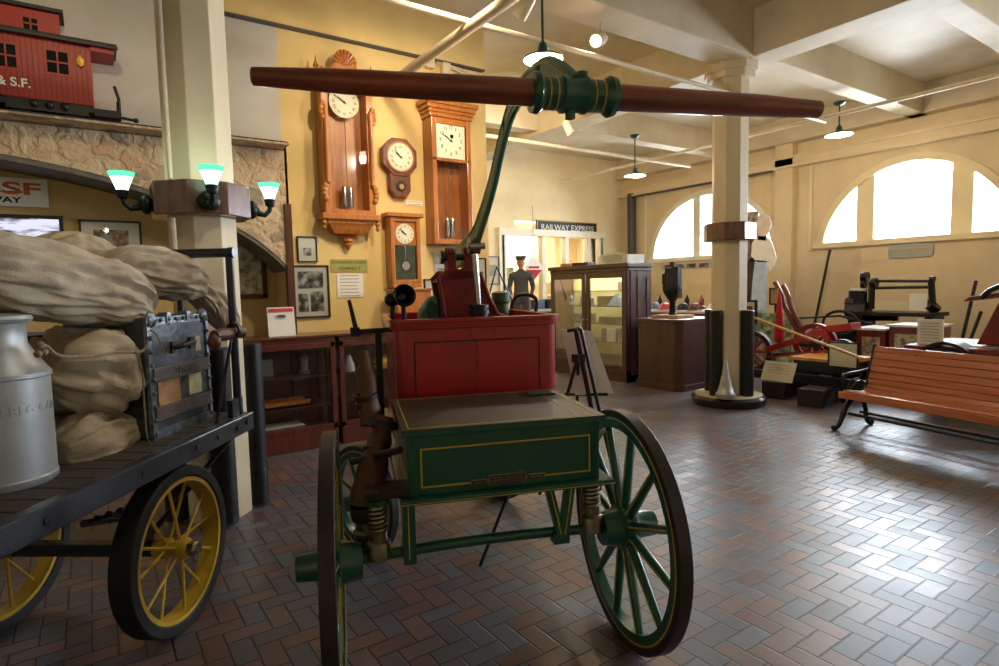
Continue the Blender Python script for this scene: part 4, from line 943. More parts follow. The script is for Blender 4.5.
def pendulum(t,x,y,z0,z1,jars=True):
    p=MB(); p.tube([(x,y,z1),(x,y,z0+.1)],.004,6)
    if jars:
        for dx in (-.035,.035): p.lathe((x+dx,y,z0),(0,0,1),[(0,.028),(.2,.028),(.22,.02)],16)
    else: p.lathe((x,y-.01,z0+.08),(0,1,0),[(0,.05),(.015,.05)],24)
    p.build('pendulum','steel',t)
# crested regulator
Yf=6.2
a=at(323,150,1,Yf); b_=at(374,150,1,Yf); cx=(a.x+b_.x)/2; hw=(b_.x-a.x)/2
zt_=at(347,80,1,Yf).z; zb_=at(348,214,1,Yf).z; ztip=at(348,250,1,Yf+.08).z; zcr=at(346,49,1,Yf).z
t=thing('crested_wall_clock','tallest oak wall clock with carved shell crest, partly behind the lever','clock',(cx,0,0))
c=MB(); yb=WY; yf=6.2
c.b2((-hw,yb-.02,zb_),(hw,yb,zt_))
for s in (-1,1): c.b2((s*hw,yf,zb_),(s*(hw-.075),yb,zt_))
c.b2((-hw+.07,yf+.006,zt_-.08),(hw-.07,yb,zt_)); c.b2((-hw+.07,yf+.006,zb_),(hw-.07,yb,zb_+.05))
c.b2((-hw-.04,yf-.03,zb_-.06),(hw+.04,yb,zb_)); c.b2((-hw-.03,yf-.02,zt_),(hw+.03,yb,zt_+.05))
c.build('case','oak',t,smooth=False,bev=.006)
for s in (-1,1):
    c=MB(); x=s*(hw-.035); c.lathe((x,yf-.015,zb_+.3),(0,0,1),[(0,.02),(.02,.03),(.04,.02),(.1,.026),(zt_-zb_-.72,.022),(zt_-zb_-.66,.034),(zt_-zb_-.6,.02)],12)
    for zz in (zt_-.35,zb_+.22): 
        for i in range(4): c.ball((s*(hw+.01-.012*abs(i-1.5)),yf-.01,zz+.045*(i-1.5)),.034,6,(1,.7,1))
    c.lathe((s*(hw+.015),yf+.02,zb_-.06),(0,0,-1),[(0,.02),(.04,.03),(.07,.014),(.09,.024),(.12,.004)],12)
    c.lathe((s*(hw+.02),yf+.05,zt_+.05),(0,0,1),[(0,.03),(.03,.016),(.06,.03),(.1,.012),(.16,.004)],12)
    c.build('carved_ornament','oak',t)
c=MB()
prof=[(.0,hw*.94),(.05,hw*.92),(.09,hw*.8),(.14,hw*.72),(.2,hw*.6),(.235,hw*.3),(.25,.1),(.28,.07)]
for (h1,w1),(h2,w2) in zip(prof,prof[1:]):
    sc=(zb_-.06-ztip-.12)/.28; d1=.19*min(1,w1/hw+.1); d2=.19*min(1,w2/hw+.1)
    z1_=zb_-.06-h1*sc; z2_=zb_-.06-h2*sc
    c.hexa([(-w1,yb-d1,z1_),(w1,yb-d1,z1_),(w1,yb,z1_),(-w1,yb,z1_),(-w2,yb-d2,z2_),(w2,yb-d2,z2_),(w2,yb,z2_),(-w2,yb,z2_)])
c.lathe((0,yb-.05,ztip+.12),(0,0,-1),[(0,.05),(.02,.06),(.04,.03),(.06,.045),(.09,.03),(.12,.004)],14)
c.build('bracket_base','oak',t,smooth=True)
c=MB(); zc=zcr-.15
poly=[(-hw,zt_+.05),(-hw*.8,zt_+.1),(-hw*.55,zt_+.1),(-.15,zc-.06),(-.12,zc)]+[(.13*math.cos(PI-PI*i/10),zc+.15*math.sin(PI*i/10)) for i in range(11)]+[(.12,zc),(.15,zc-.06),(hw*.55,zt_+.1),(hw*.8,zt_+.1),(hw,zt_+.05)]
c.prism(poly,lambda u,v,d:(u,yf+.02+d,v),.05)
for i in range(9):
    a=PI*(i+.5)/9; c.tube([(0,yf+.015,zc-.01),(.125*math.cos(a),yf+.012,zc+.14*math.sin(a))],[.006,.016],6)
for s in (-1,1): c.tube(crom([(s*.14,yf+.015,zc-.05),(s*.2,yf+.015,zc-.1),(s*.26,yf+.015,zt_+.09),(s*hw*.9,yf+.015,zt_+.07)],4),.016,6)
c.build('shell_crest','oak',t)
MB().b2((-hw+.07,yf+.03,zb_+.05),(hw-.07,yf+.034,zt_-.08)).build('door_glass','case_glass',t,smooth=False)
q=at(347,103,1,Yf+.1); dial(t,0,yf+.1,q.z,.165,arabic=False,t=(305,300)); pendulum(t,0,yf+.1,at(348,206,1,Yf).z,q.z-.17)
# octagonal drop clock
Yo=6.3; q=at(400.5,157,1,Yo); t=thing('octagonal_wall_clock','octagonal wall clock with a short drop case, between the two tall clocks','clock',(q.x,0,0))
R_=.215
c=MB(); c.prism([(R_*math.cos(PI/8+k*PI/4)/math.cos(PI/8),q.z+R_*math.sin(PI/8+k*PI/4)/math.cos(PI/8)) for k in range(8)],lambda u,v,d:(u,6.4-d,v),.09); c.build('case','walnut',t,smooth=False,bev=.012)
c=MB(); zb2=at(399,197,1,Yo).z; c.prism([(-.13,q.z-.18),(.13,q.z-.18),(.13,zb2+.08),(.07,zb2),(-.07,zb2),(-.13,zb2+.08)],lambda u,v,d:(u,6.4-d,v),.08); c.build('drop_case','walnut',t,smooth=False,bev=.008)
MB().ring((0,6.305,q.z),(0,1,0),.175,.02,.02,40).build('bezel','oak',t); dial(t,0,6.306,q.z,.155,arabic=False,t=(305,318))
MB().lathe((0,6.316,zb2+.13),(0,-1,0),[(0,.06),(.01,.06)],24).build('drop_glass','frame_black',t); MB().lathe((0,6.30,zb2+.12),(0,-1,0),[(0,.03),(.006,.03)],24).build('pendulum_bob','gold_letter',t)
# square dial regulator
Yf=6.18; a=at(433,180,1,Yf); b_=at(472,180,1,Yf); cx=(a.x+b_.x)/2; hw=(b_.x-a.x)/2-.0
zt_=at(447,118,1,Yf).z; zb_=at(450,244,1,Yf).z; zc=at(447,101,1,Yf).z
t=thing('square_dial_wall_clock','tall oak wall clock with a square white dial and flared cornice','clock',(cx,0,0))
c=MB(); yb=WY; yf=Yf; c.b2((-hw,yb-.02,zb_),(hw,yb,zt_))
for s in (-1,1): c.b2((s*hw,yf,zb_),(s*(hw-.06),yb,zt_))
c.b2((-hw+.055,yf+.006,zb_),(hw-.055,yb,zb_+.06)); c.b2((-hw+.055,yf+.006,zt_-.07),(hw-.055,yb,zt_)); q1=at(450,160,1,Yf).z; c.b2((-hw,yf,q1-.02),(hw,yf+.04,q1+.02))
H_=zc-zt_
for k,(e,f) in enumerate(((.02,.25),(.035,.2),(.06,.25),(.085,.3))):
    z0_=zt_+H_*sum((.25,.2,.25,.3)[:k]); c.b2((-hw-e,yf-e*.7,z0_),(hw+e,yb,z0_+H_*f))
c.build('case','oak',t,smooth=False,bev=.008)
q=at(451.5,141,1,Yf+.03); dial(t,0,yf+.03,q.z,hw-.075,True,True,(305,300))
MB().lathe((.015,yf+.028,q.z+.05),(0,-1,0),[(0,.025),(.004,.025)],16).build('seconds_dial','ink',t)
MB().b2((-hw+.06,yf+.02,zb_+.06),(hw-.06,yf+.023,q1-.02)).build('door_glass','case_glass',t,smooth=False)
pendulum(t,0,yf+.1,at(451,236,1,Yf).z,q1-.05)
# small oak clock
Yf=6.24; a=at(391,250,1,Yf); b_=at(421,250,1,Yf); cx=(a.x+b_.x)/2; hw=(b_.x-a.x)/2; zt_=at(404,217,1,Yf).z; zb_=at(407,283,1,Yf).z
t=thing('small_oak_wall_clock','small oak wall clock with a round dial, hung below the octagonal clock','clock',(cx,0,0))
c=MB(); yf=Yf; c.b2((-hw,yb-.02,zb_),(hw,yb,zt_))
for s in (-1,1): c.b2((s*hw,yf,zb_),(s*(hw-.05),yb,zt_))
c.b2((-hw+.045,yf+.006,zt_-.05),(hw-.045,yb,zt_)); c.b2((-hw,yf,zb_-.05),(hw,yb,zb_)); c.b2((-hw+.045,yf+.006,zb_),(hw-.045,yb,zb_+.04)); c.b2((-hw-.04,yf-.03,zt_),(hw+.04,yb,zt_+.045)); c.build('case','oak',t,smooth=False,bev=.006)
q=at(407,234,1,Yf+.03); 
sp_=MB(); sp_.b2((-hw+.05,yf+.03,q.z-.13),(hw-.05,yf+.036,zt_-.05)); sp_.build('dial_plate','oak',t,smooth=False); dial(t,0,yf+.029,q.z,.115,arabic=True,t=(300,315))
M['mirror']=mat('dark_mirror_glass',(96,106,92),.12,.85,.2,6); MB().b2((-hw+.05,yf+.03,zb_+.04),(hw-.05,yf+.034,q.z-.13)).build('door_glass','mirror',t,smooth=False); pendulum(t,0,yf+.028,zb_+.12,q.z-.14,False)
# oak box with a knob below it
x0,x1,z0,z1=rect_on((397,289),(432,318),5.95); t=thing('oak_box','orange oak box with a dark knob, seen behind the pump horn','box',((x0+x1)/2,6.1,1.15))
w=(x1-x0)/2; MB().b2((-w,-.15,0),(w,.15,z1-1.15)).b2((-w-.02,-.17,z1-1.17),(w+.02,.17,z1-1.15)).build('box_body','oak',t,smooth=False,bev=.005); MB().lathe((w*.4,-.15,(z1-1.15)*.45),(0,-1,0),[(0,.04),(.006,.04),(.01,.015),(.04,.02)],16).build('knob','iron',t)
# ================================================================== DISPLAY CASES
def showcase(label,x0,x1,y0,y1,h,items):
    t=thing('display_case',label,'display case',((x0+x1)/2,(y0+y1)/2,0)); w=(x1-x0)/2; d=(y1-y0)/2; c=MB(); s=.05
    c.b2((-w,-d,0),(w,d,.18)); c.b2((-w,-d,h-.05),(w,d,h)); 
    for x in (-w,w-s): 
        for y in (-d,d-s): c.b2((x,y,.18),(x+s,y+s,h-.05))
    c.b2((-w,-d,.18),(w,-d+s,.24)); c.b2((-w,-d,h-.11),(w,-d+.04,h-.05)); c.b2((-w,d-.02,.18),(w,d,h-.05))
    c.build('cabinet_frame','case_wood',t,smooth=False,bev=.006)
    MB().b2((-w-.02,-d-.02,h),(w+.02,d,h+.025)).build('top','case_wood',t,smooth=False,bev=.005)
    MB().b2((-w+s,-d+.015,.24),(w-s,-d+.019,h-.11)).build('front_glass','case_glass',t,smooth=False)
    for z in (.42,.72): MB().b2((-w+s,-d+.06,z),(w-s,d-.03,z+.018)).build('shelf','case_wood',t,smooth=False)
    return t
t=showcase('mahogany glass fronted display case left of the leather hose',1.04,2.02,5.92,6.38,1.13,[])
t2=showcase('mahogany glass fronted display case continuing behind the fire pump',2.06,3.4,5.92,6.38,1.13,[])
def item(name,label,cat,mb,m,loc,group=None,rz=0):
    o=mb.build(name,m); o.location=loc; o.rotation_euler=(0,0,rz); tag(o,label,cat,group); return o
item('wooden_tray','orange wooden tray on the lower shelf of the left display case','tray',MB().b2((-.22,-.13,0),(.22,.13,.02)).b2((-.22,-.13,0),(.22,-.11,.06)).b2((-.22,.11,0),(.22,.13,.06)),'oak',(1.55,6.14,.44))
item('paper_sheet','cream paper sheet lying on the base of the left display case','paper',MB().b2((-.3,-.14,0),(.2,.12,.006)),'paper',(1.5,6.12,.245))
item('ledger_book','pale ledger propped on the upper shelf of the left display case','book',MB().b2((-.1,-.02,0),(.1,.02,.17)),'grey_card',(1.38,6.28,.74))
item('grey_lantern','grey metal lantern on the upper shelf of the left display case','lantern',MB().lathe((0,0,0),(0,0,1),[(0,.05),(.03,.055),(.04,.035),(.14,.04),(.16,.05),(.2,.02),(.22,.01)],16),'can',(1.78,6.2,.74))
item('white_bottle','slim white bottle on the lower shelf of the left display case','bottle',MB().lathe((0,0,0),(0,0,1),[(0,.03),(.14,.03),(.17,.012),(.22,.012)],16),'paper',(1.3,6.2,.44))
item('brass_shade','crumpled brass lampshade on top shelf of the second display case','lampshade',MB().lathe((0,0,0),(0,0,1),[(0,.13),(.05,.12),(.12,.07),(.14,.03)],20,False),'gold_letter',(2.62,6.1,.74))
item('glass_insulator','clear bell shaped insulator on the top shelf of the second display case','insulator',MB().lathe((0,0,0),(0,0,1),[(0,.07),(.06,.065),(.12,.045),(.17,.03),(.18,.01)],16),'can',(2.2,6.05,.74))
a=at(268,331,1,6.02); b_=at(296,298,1,6.02)
t=thing('standing_notice','white notice with a red heading standing on the left display case','notice',((a.x+at(297,331,1,6.02).x)/2,6.02,1.155)); w=.13; h=.29
M_=Matrix.Rotation(math.radians(-8),3,'X')
MB().box((0,.03,h/2),(2*w,.006,h),R=M_).build('sheet','paper',t,smooth=False); MB().box((0,.038,h-.03),(2*w*.9,.004,.035),R=M_).build('heading','red_print',t,smooth=False)
MB().box((0,.02,.20),(.09,.004,.03),R=M_).build('picture','pic_bw',t,smooth=False); MB().b2((-w,-.03,0),(w,.07,.006)).build('stand_foot','case_glass',t,smooth=False)
# ================================================================== RIGHT SIDE: tall cabinet, pedestal, easel
CX0,CX1,CY0,CY1,CHH=7.04,7.58,6.61,8.5,1.93
cab=thing('glass_cabinet','tall dark wooden cabinet with two glass doors and a yellow lined interior','cabinet',((CX0+CX1)/2,(CY0+CY1)/2,0))
ox,oy=(CX0+CX1)/2,(CY0+CY1)/2
def lo(a,b): return (a[0]-ox,a[1]-oy,a[2]),(b[0]-ox,b[1]-oy,b[2])
c=MB()
for a,b in (((CX0,CY0,0),(CX1,CY0+.03,1.86)),((CX0,CY1-.03,0),(CX1,CY1,1.86)),((CX0,CY0,0),(CX1,CY1,.18)),((CX0,CY0,1.80),(CX1,CY1,1.86)),((CX1-.02,CY0,0),(CX1,CY1,1.86))): c.b2(*lo(a,b))
c.build('carcass','cabinet',cab,smooth=False)
MB().b2(*lo((CX0-.05,CY0-.05,1.86),(CX1,CY1+.05,1.93))).b2(*lo((CX0-.02,CY0-.02,1.80),(CX1,CY1+.02,1.86))).build('cornice','cabinet',cab,smooth=False,bev=.01)
MB().b2(*lo((CX1-.03,CY0+.03,.18),(CX1-.02,CY1-.03,1.80))).build('lining','cabinet_in',cab,smooth=False)
c=MB(); c.b2(*lo((CX0+.06,CY0-.012,.12),(CX0+.13,CY0,1.8))); c.b2(*lo((CX1-.1,CY0-.012,.12),(CX1,CY0,1.8))); c.b2(*lo((CX0+.22,CY0-.012,.12),(CX0+.29,CY0,1.8)))
for z in (.12,.9,1.7): c.b2(*lo((CX0+.06,CY0-.01,z),(CX1,CY0,z+.09)))
c.build('side_panel','cabinet',cab,smooth=False)
ym=(CY0+CY1)/2
for a,b in ((CY0+.01,ym-.01),(ym+.01,CY1-.01)):
    d=MB(); w=.09
    for y in (a,b-w): d.b2(*lo((CX0-.03,y,.14),(CX0,y+w,1.80)))
    d.b2(*lo((CX0-.028,a+w,.14),(CX0-.002,b-w,.26))); d.b2(*lo((CX0-.028,a+w,1.70),(CX0-.002,b-w,1.80)))
    o=d.build('door','cabinet',cab,smooth=False,bev=.004)
    MB().b2(*lo((CX0-.018,a+w,.26),(CX0-.014,b-w,1.70))).build('door_glass','case_glass',o,smooth=False)
    MB().ball(lo((CX0-.045,a+w/2 if a>ym else b-w/2,1.0),(0,0,0))[0],.016,6).build('knob','gold_letter',o)
for z in (.62,.92,1.22,1.48):
    MB().b2(*lo((CX0+.04,CY0+.04,z),(CX1-.04,CY1-.04,z+.015))).build('shelf','glass',cab,smooth=False)
l=bpy.data.lights.new('cabinet_light','AREA'); l.shape='RECTANGLE'; l.size=.3; l.size_y=1.6; l.energy=30; l.color=(1,.96,.8); lo_=bpy.data.objects.new('cabinet_light',l); COL.objects.link(lo_); lo_.parent=cab; lo_.location=(0,0,1.78)
def lathe_item(name,label,cat,prof,m,loc,group=None,n=18): return item(name,label,cat,MB().lathe((0,0,0),(0,0,1),prof,n),m,loc,group)
def box_item(name,label,cat,d,m,loc,rz=0,group=None): return item(name,label,cat,MB().b2((-d[0]/2,-d[1]/2,0),(d[0]/2,d[1]/2,d[2])),m,loc,group,rz)
# things in the tall cabinet
M['blue_can']=mat('blue_grey_tin',(84,104,126),.4,.3); M['white_china']=mat('white_china',(232,232,226),.3)
k=0
for y,lab in ((8.25,'left'),(7.95,'second from left'),(7.72,'beside the door frame')):
    lathe_item('railroad_lantern','grey lantern on the top shelf of the left cabinet door, '+lab,'lantern',[(0,.06),(.03,.06),(.05,.045),(.13,.05),(.15,.03),(.2,.012)],'blue_can',(7.3,y,1.235),'lanterns in the tall cabinet')
box_item('book','dark blue book row end on the second shelf of the left cabinet door','book',(.2,.5,.14),'blue_can',(7.34,8.0,.94))
for y in (8.2,7.85): lathe_item('glass_jar','pale jar on the lower shelf of the left cabinet door, '+('far' if y>8 else 'near'),'jar',[(0,.05),(.12,.05),(.15,.03),(.17,.03)],'white_china',(7.28,y,.635),'jars in the cabinet')
item('sailor_cap','blue and white folded cap on the middle shelf of the right cabinet door','cap',MB().hexa([(-.08,-.16,0),(.08,-.16,0),(.08,.16,0),(-.08,.16,0),(-.01,-.02,.2),(.01,-.02,.2),(.01,.02,.2),(-.01,.02,.2)]),'blue_grey',(7.3,7.1,1.235))
box_item('leather_case','dark leather case on the shelf beside the folded cap','case',(.18,.24,.16),'leather_dark',(7.32,7.38,1.235))
box_item('lit_card','white card at the top of the right cabinet door','card',(.01,.24,.14),'paper',(7.2,6.86,1.495))
box_item('dark_plank_model','long dark model on the lower shelf of the right cabinet door','model',(.16,.42,.10),'leather_dark',(7.3,7.25,.94))
box_item('ledger','blue ledger stack behind the right cabinet door, low shelf','ledger',(.2,.4,.2),'blue_can',(7.32,7.2,.635))
box_item('booklet','white booklet leaning behind the right cabinet door','booklet',(.04,.17,.22),'paper',(7.16,7.1,.635))
lathe_item('shell_dish','cream shell dish on the low shelf of the cabinet, right end','dish',[(0,.04),(.03,.09),(.06,.07),(.08,.02)],'label_pale',(7.2,6.8,.635))
# on top of the cabinet
t=thing('white_carton','white open carton with an arched printed panel on top of the tall cabinet','carton',(7.28,6.98,1.93)); MB().b2((-.2,-.33,0),(.2,.33,.14)).prism([(-.3,.13),(-.25,.16),(0,.2),(.25,.16),(.3,.13)],lambda u,v,d:(-.2+d,u,v),.02).build('carton_body','white_china',t,smooth=False,bev=.004)
MB().prism([(-.22,.03),(.22,.03),(.22,.12),(.1,.15),(-.1,.15),(-.22,.12)],lambda u,v,d:(-.203+d,u,v),.002).build('printed_panel','grey_card',t,smooth=False)
box_item('orange_box','small orange box on the left end of the tall cabinet top','box',(.15,.26,.06),'oak',(7.25,8.27,1.93)); box_item('black_box','flat black and grey box on top of the tall cabinet','box',(.2,.4,.06),'frame_black',(7.25,7.85,1.93))
# pedestal case
t=thing('pedestal','dark mahogany pedestal with cut corners, carrying a black casting','pedestal',(7.0,0,0))
def oc(x0,x1,y0,y1,c): return [(x0+c,y0),(x1-c,y0),(x1,y0+c),(x1,y1-c),(x1-c,y1),(x0+c,y1),(x0,y1-c),(x0,y0+c)]
a,b,c_,d_=-.02,.85,5.55,6.42
MB().prism(oc(a,b,c_,d_,.09),lambda u,v,d:(u,v,.08+d),.94).build('pedestal_body','cabinet',t,smooth=False)
MB().prism(oc(a-.03,b+.03,c_-.03,d_+.03,.1),lambda u,v,d:(u,v,d),.09).build('plinth','cabinet',t,smooth=False,bev=.006)
MB().prism(oc(a-.04,b+.04,c_-.04,d_+.04,.1),lambda u,v,d:(u,v,1.02+d),.04).build('pedestal_top','cabinet',t,smooth=False,bev=.006)
t=thing('black_casting','black cast machine part mounted upright on a pale wooden base','casting',(7.38,6.0,1.06))
MB().b2((-.2,-.25,0),(.2,.25,.045)).build('wooden_base','label_tan',t,smooth=False,bev=.006)
c=MB(); c.lathe((0,0,.045),(0,0,1),[(0,.06),(.02,.07),(.04,.05),(.2,.045),(.24,.07),(.3,.11),(.36,.14),(.42,.15),(.5,.13),(.62,.12),(.72,.11),(.74,.05)],20)
c.b2((-.03,-.05,.7),(.03,.03,.86)); c.b2((-.05,.05,.5),(.05,.16,.68)); c.b2((-.05,-.14,.3),(.05,-.06,.78)); c.build('cast_body','iron',t)
# easel behind the right wheel
f1=at(640,545,2,0)
ap=P.R@Vector((1.02,1.95,0)); 
e0=P.R@Vector((.98,1.7,0))+P.o
z_=0
A_=at(577,328,1,e0.y); 
t=thing('easel','black folding tripod easel standing behind the right wheel of the pump','easel',(A_.x,A_.y,0))
S_=MB(); top=(0,0,A_.z)
rgt=RT.copy(); rgt.z=0; rgt.normalize(); fwd=Vector((FW.x,FW.y,0)).normalized()
def ev(r,f,z): v=rgt*r+fwd*f; return (v.x,v.y,z)
S_.tube([ev(.02,-.05,A_.z),ev(.28,-.14,.02)],.013,8); S_.tube([ev(.0,-.05,A_.z-.2),ev(-.3,-.0,.02)],.013,8); S_.tube([ev(.0,-.05,A_.z-.2),ev(.02,.36,.02)],.013,8)
S_.tube([ev(-.02,-.06,A_.z),ev(.1,-.09,.62)],.017,8); S_.box(ev(.0,-.05,A_.z-.22),(.07,.07,.06)); S_.tube([ev(-.07,.0,A_.z-.02),ev(.02,-.04,A_.z)],.014,8); S_.tube([ev(-.1,.02,A_.z-.5),ev(.22,-.02,A_.z-.5)],.012,8)
S_.build('tripod','iron',t)
def evb(r,f,z): v=rgt*r+fwd*f; return (A_.x+v.x,A_.y+v.y,z)
tb=MB(); q=[(-.11,.03,A_.z-.01),(.115,.05,A_.z-.03),(.27,-.0,A_.z-.5),(-.02,-.02,A_.z-.5)]
tb.hexa([evb(*v) for v in q]+[evb(v[0],v[1]+.012,v[2]) for v in q]); tag(tb.build('display_board','paper',smooth=False),'pale grey board leaning on the black easel, seen from behind','board')
# cone and other things at the right column
lathe_item('silver_cone','dented silver metal cone standing on the round column base','cone',[(0,.115),(.02,.12),(.06,.12),(.08,.1),(.16,.075),(.3,.045),(.45,.022),(.47,.012)],'can',(6.84-.335,4.65-.19,.135),n=32)
# ---- table of exhibits under the far arched window
TX=9.6
p0=at(650,322,0,TX); p1=at(712,312,0,TX)
t=thing('exhibit_table','red edged exhibit table under the far arched window','table',(TX+.5,8.3,0))
MB().b2((-.55,-1.8,1.0),(.55,2.0,1.04)).build('table_top','white_china',t,smooth=False); MB().b2((-.56,-1.8,.84),(-.52,2.0,1.0)).build('apron','maroon',t,smooth=False)
for x in (-.5,.5):
    for y in (-1.7,1.9): MB().b2((x-.04,y-.04,0),(x+.04,y+.04,1.0)).build('leg','maroon',t,smooth=False)
M['red_lamp']=mat('red_glass',(196,80,84),.3); M['tan_felt']=mat('tan_felt',(196,150,110),.8)
labs=['dark grey','red','tan','blue grey','red topped','black','brown','white','dark red']
mm=['iron','red_lamp','tan_felt','blue_grey','red_lamp','iron','leather','white_china','maroon']
for i in range(9):
    y=9.6-.36*i
    b=MB(); b.lathe((0,0,0),(0,0,1),[(0,.15),(.015,.15),(.02,.11),(.08,.105),(.13,.075),(.15,.02)],20)
    item('lantern_globe' if i%2 else 'cap',labs[i]+' rounded exhibit on the far window table, next to the '+labs[(i+1)%9]+' one','exhibit',b,mm[i],(TX+.2+.12*(i%2),y,1.04),'rounded exhibits on the table')
    if i<7: item('small_lantern',['squat','low','small','tiny','short','dull','plain'][i]+' dark lamp behind the '+labs[i]+' exhibit on the far window table','lamp',MB().lathe((0,0,0),(0,0,1),[(0,.07),(.05,.08),(.08,.05),(.2,.055),(.24,.03),(.3,.01)],14),['iron','maroon'][i%2],(TX+.72,y-.15,1.04),'dark lamps on the table')
a=at(665,263,0,11.95); b=at(710,268,0,11.95)
t=thing('photo_strip','long narrow strip of small photographs under the far arched window','photographs',(11.99,(a.y+b.y)/2-.5,2.0)); MB().b2((-.02,-1.6,-.06),(0,1.3,.06)).build('backing','grey_card',t,smooth=False)
for i in range(8): MB().b2((-.024,-1.5+.35*i,-.045),(-.019,-1.25+.35*i,.045)).build('photo','pic_dark',t,smooth=False)
# ---- standing cut-out of a man in a white shirt
X=10.6
def cy(px,py,x=X): v=at(px,py,0,x); return (v.y,v.z)
t=thing('cutout_figure','life size flat cut-out of a man in a white shirt and pale blue trousers','cut-out figure',(X,0,0))
def flat(pts,m,name,x0=0,d=.025): MB().prism([cy(*p) for p in pts],lambda u,v,w:(x0+w,u,v),d).build(name,m,t,smooth=False)
M['cut_hair']=mat('cutout_faded_print',(222,204,186),.6)
flat([(757,222),(759,215),(764,213),(769,216),(771,224),(769,231),(766,236),(766,241),(758,240),(757,231)],'cut_hair','head')
flat([(752,243),(757,236),(766,236),(772,243),(776,258),(774,266),(770,271),(766,262),(757,262),(751,256)],'white_shirt','shirt')
flat([(755,260),(767,261),(766,285),(766,330),(766,380),(749,380),(750,330),(752,285)],'denim','trousers')
flat([(742,212),(756,211),(757,250),(746,262)],'pic_dark','dark_panel',.06)
box_item('dark_backdrop','dark framed board standing behind the cut-out figure','board',(.04,.42,2.3),'leather_dark',(X+.14,cy(744,280)[0]+.0,0))
# ---- office behind the partition, mannequin in uniform
MX=at(521,275,1,9.8)
man=thing('uniformed_mannequin','life size mannequin in charcoal railway uniform and cap before the office window','mannequin',(MX.x,9.8,0))
man.rotation_euler=(0,0,math.radians(-37))
s_=1.16; zb0=max(.06,at(521,256,1,9.8).z-1.80)
def skin_body(name,verts,edges,radii,m,parent,lv=2):
    me=bpy.data.meshes.new(name); me.from_pydata(verts,edges,[]); me.materials.append(M[m]); o=bpy.data.objects.new(name,me); COL.objects.link(o); o.parent=parent
    md=o.modifiers.new('skin','SKIN'); md.use_smooth_shade=True
    for v,r in zip(me.skin_vertices[0].data,radii): v.radius=r if isinstance(r,tuple) else (r,r)
    me.skin_vertices[0].data[0].use_root=True
    o.modifiers.new('sub','SUBSURF').levels=lv; o.modifiers['sub'].render_levels=lv
    return o
V=[(0,0,.95),(0,0,1.1),(0,.01,1.28),(0,.01,1.42),(0,0,1.5),(0,-.01,1.56),  # pelvis..neck
 (.1,0,.9),(.11,-.01,.5),(.11,.0,.1),(.11,-.12,.05),(-.1,0,.9),(-.11,-.01,.5),(-.11,0,.1),(-.11,-.12,.05),
 (.19,.0,1.40),(.25,.02,1.15),(.2,-.14,1.0),(-.19,0,1.40),(-.25,.02,1.15),(-.2,-.14,1.0)]
E_=[(0,1),(1,2),(2,3),(3,4),(4,5),(0,6),(6,7),(7,8),(8,9),(0,10),(10,11),(11,12),(12,13),(3,14),(14,15),(15,16),(3,17),(17,18),(18,19)]
Rr=[(.16,.12),(.15,.11),(.17,.12),(.15,.1),(.07,.07),(.055,.055),.1,.07,.05,.045,.1,.07,.05,.045,.075,.05,.035,.075,.05,.035]
body_=skin_body('uniform_body',V,E_,Rr,'uniform',man)
hd=MB(); hd.ball((0,-.01,1.66),.1,14,(.78,.95,1.2)); hd.ball((0,-.115,1.65),.016,6,(.8,1,1.3)); hd.ball((.082,0,1.655),.022,6,(.4,1,1.3)); hd.ball((-.082,0,1.655),.022,6,(.4,1,1.3)); hd.tube([(0,0,1.5),(0,0,1.6)],.05,12)
hd.m=1
for s in (-1,1): hd.ball((s*.033,-.098,1.675),.011,5); 
hd.ball((0,-.1,1.612),.02,6,(1.2,.4,.3)); hd.build('head',['skin','ink'],man)
for s in (-1,1):
    h=MB(); h.ball((s*.2,-.17,1.0),.035,8,(.8,1.2,.6))
    for f in range(4): h.tube([(s*.2-.022+.015*f,-.19,1.0),(s*.2-.022+.015*f,-.245+.008*abs(f-1.5),.985),(s*.2-.022+.015*f,-.26+.008*abs(f-1.5),.965)],.0075,6)
    h.tube([(s*.2-s*.03,-.16,1.0),(s*.2-s*.05,-.2,.99)],.009,6); h.build('hand','skin',man)
MB().lathe((0,-.005,1.715),(0,0,1),[(0,.098),(.045,.1),(.06,.118),(.085,.11),(.09,.02)],24).prism([(.09*math.cos(a),-.06-.09*math.sin(a)) for a in [PI*i/8 for i in range(9)]],lambda u,v,d:(u,v,1.715+d*1),.01).build('cap','uniform',man)
man.location=(MX.x,9.8,zb0)
MB_=MB().b2((-.25,-.25,0),(.25,.25,zb0+.0)); item('mannequin_plinth','low dark plinth under the uniformed mannequin','plinth',MB_,'cabinet',(MX.x,9.8,0))
# red diamond sign, counter, office furnishing
a=at(534,268,1,10.6); t=thing('diamond_sign','white and red diamond shaped sign hanging beside the mannequin','sign',(a.x,10.6,a.z)); r_=.27
MB().prism([(0,-r_*1.1),(r_,0),(0,r_*1.1),(-r_,0)],lambda u,v,d:(u,d,v),.02).build('board','white_china',t,smooth=False); MB().prism([(0,-r_),(r_*.85,-.04),(-r_*.85,-.04)],lambda u,v,d:(u,-.004+d,v),.004).build('red_field','red_flag',t,smooth=False); MB().b2((-.15,-.006,-.01),(.15,-.001,.04)).build('band','red_flag',t,smooth=False); MB().tube([(0,.01,r_),(0,.01,1.4)],.005,5).build('cord','iron',t)
t=thing('office_counter','long counter with blue boxes in front of the office window','counter',(9.3,10.9,0)); MB().b2((-1.6,-.3,1.0),(2.0,.3,1.05)).build('counter_top','grey_card',t,smooth=False); MB().b2((-1.55,-.25,0),(1.95,.25,1.0)).build('counter_body','cabinet',t,smooth=False)
for i,(x,m,n) in enumerate(((8.6,'blue_can','blue'),(9.0,'frame_black','black'),(9.4,'blue_can','second blue'),(8.2,'maroon','maroon'))): box_item('storage_box',n+' storage box on the counter before the office window','box',(.3,.25,.22),m,(x,10.95,1.05))
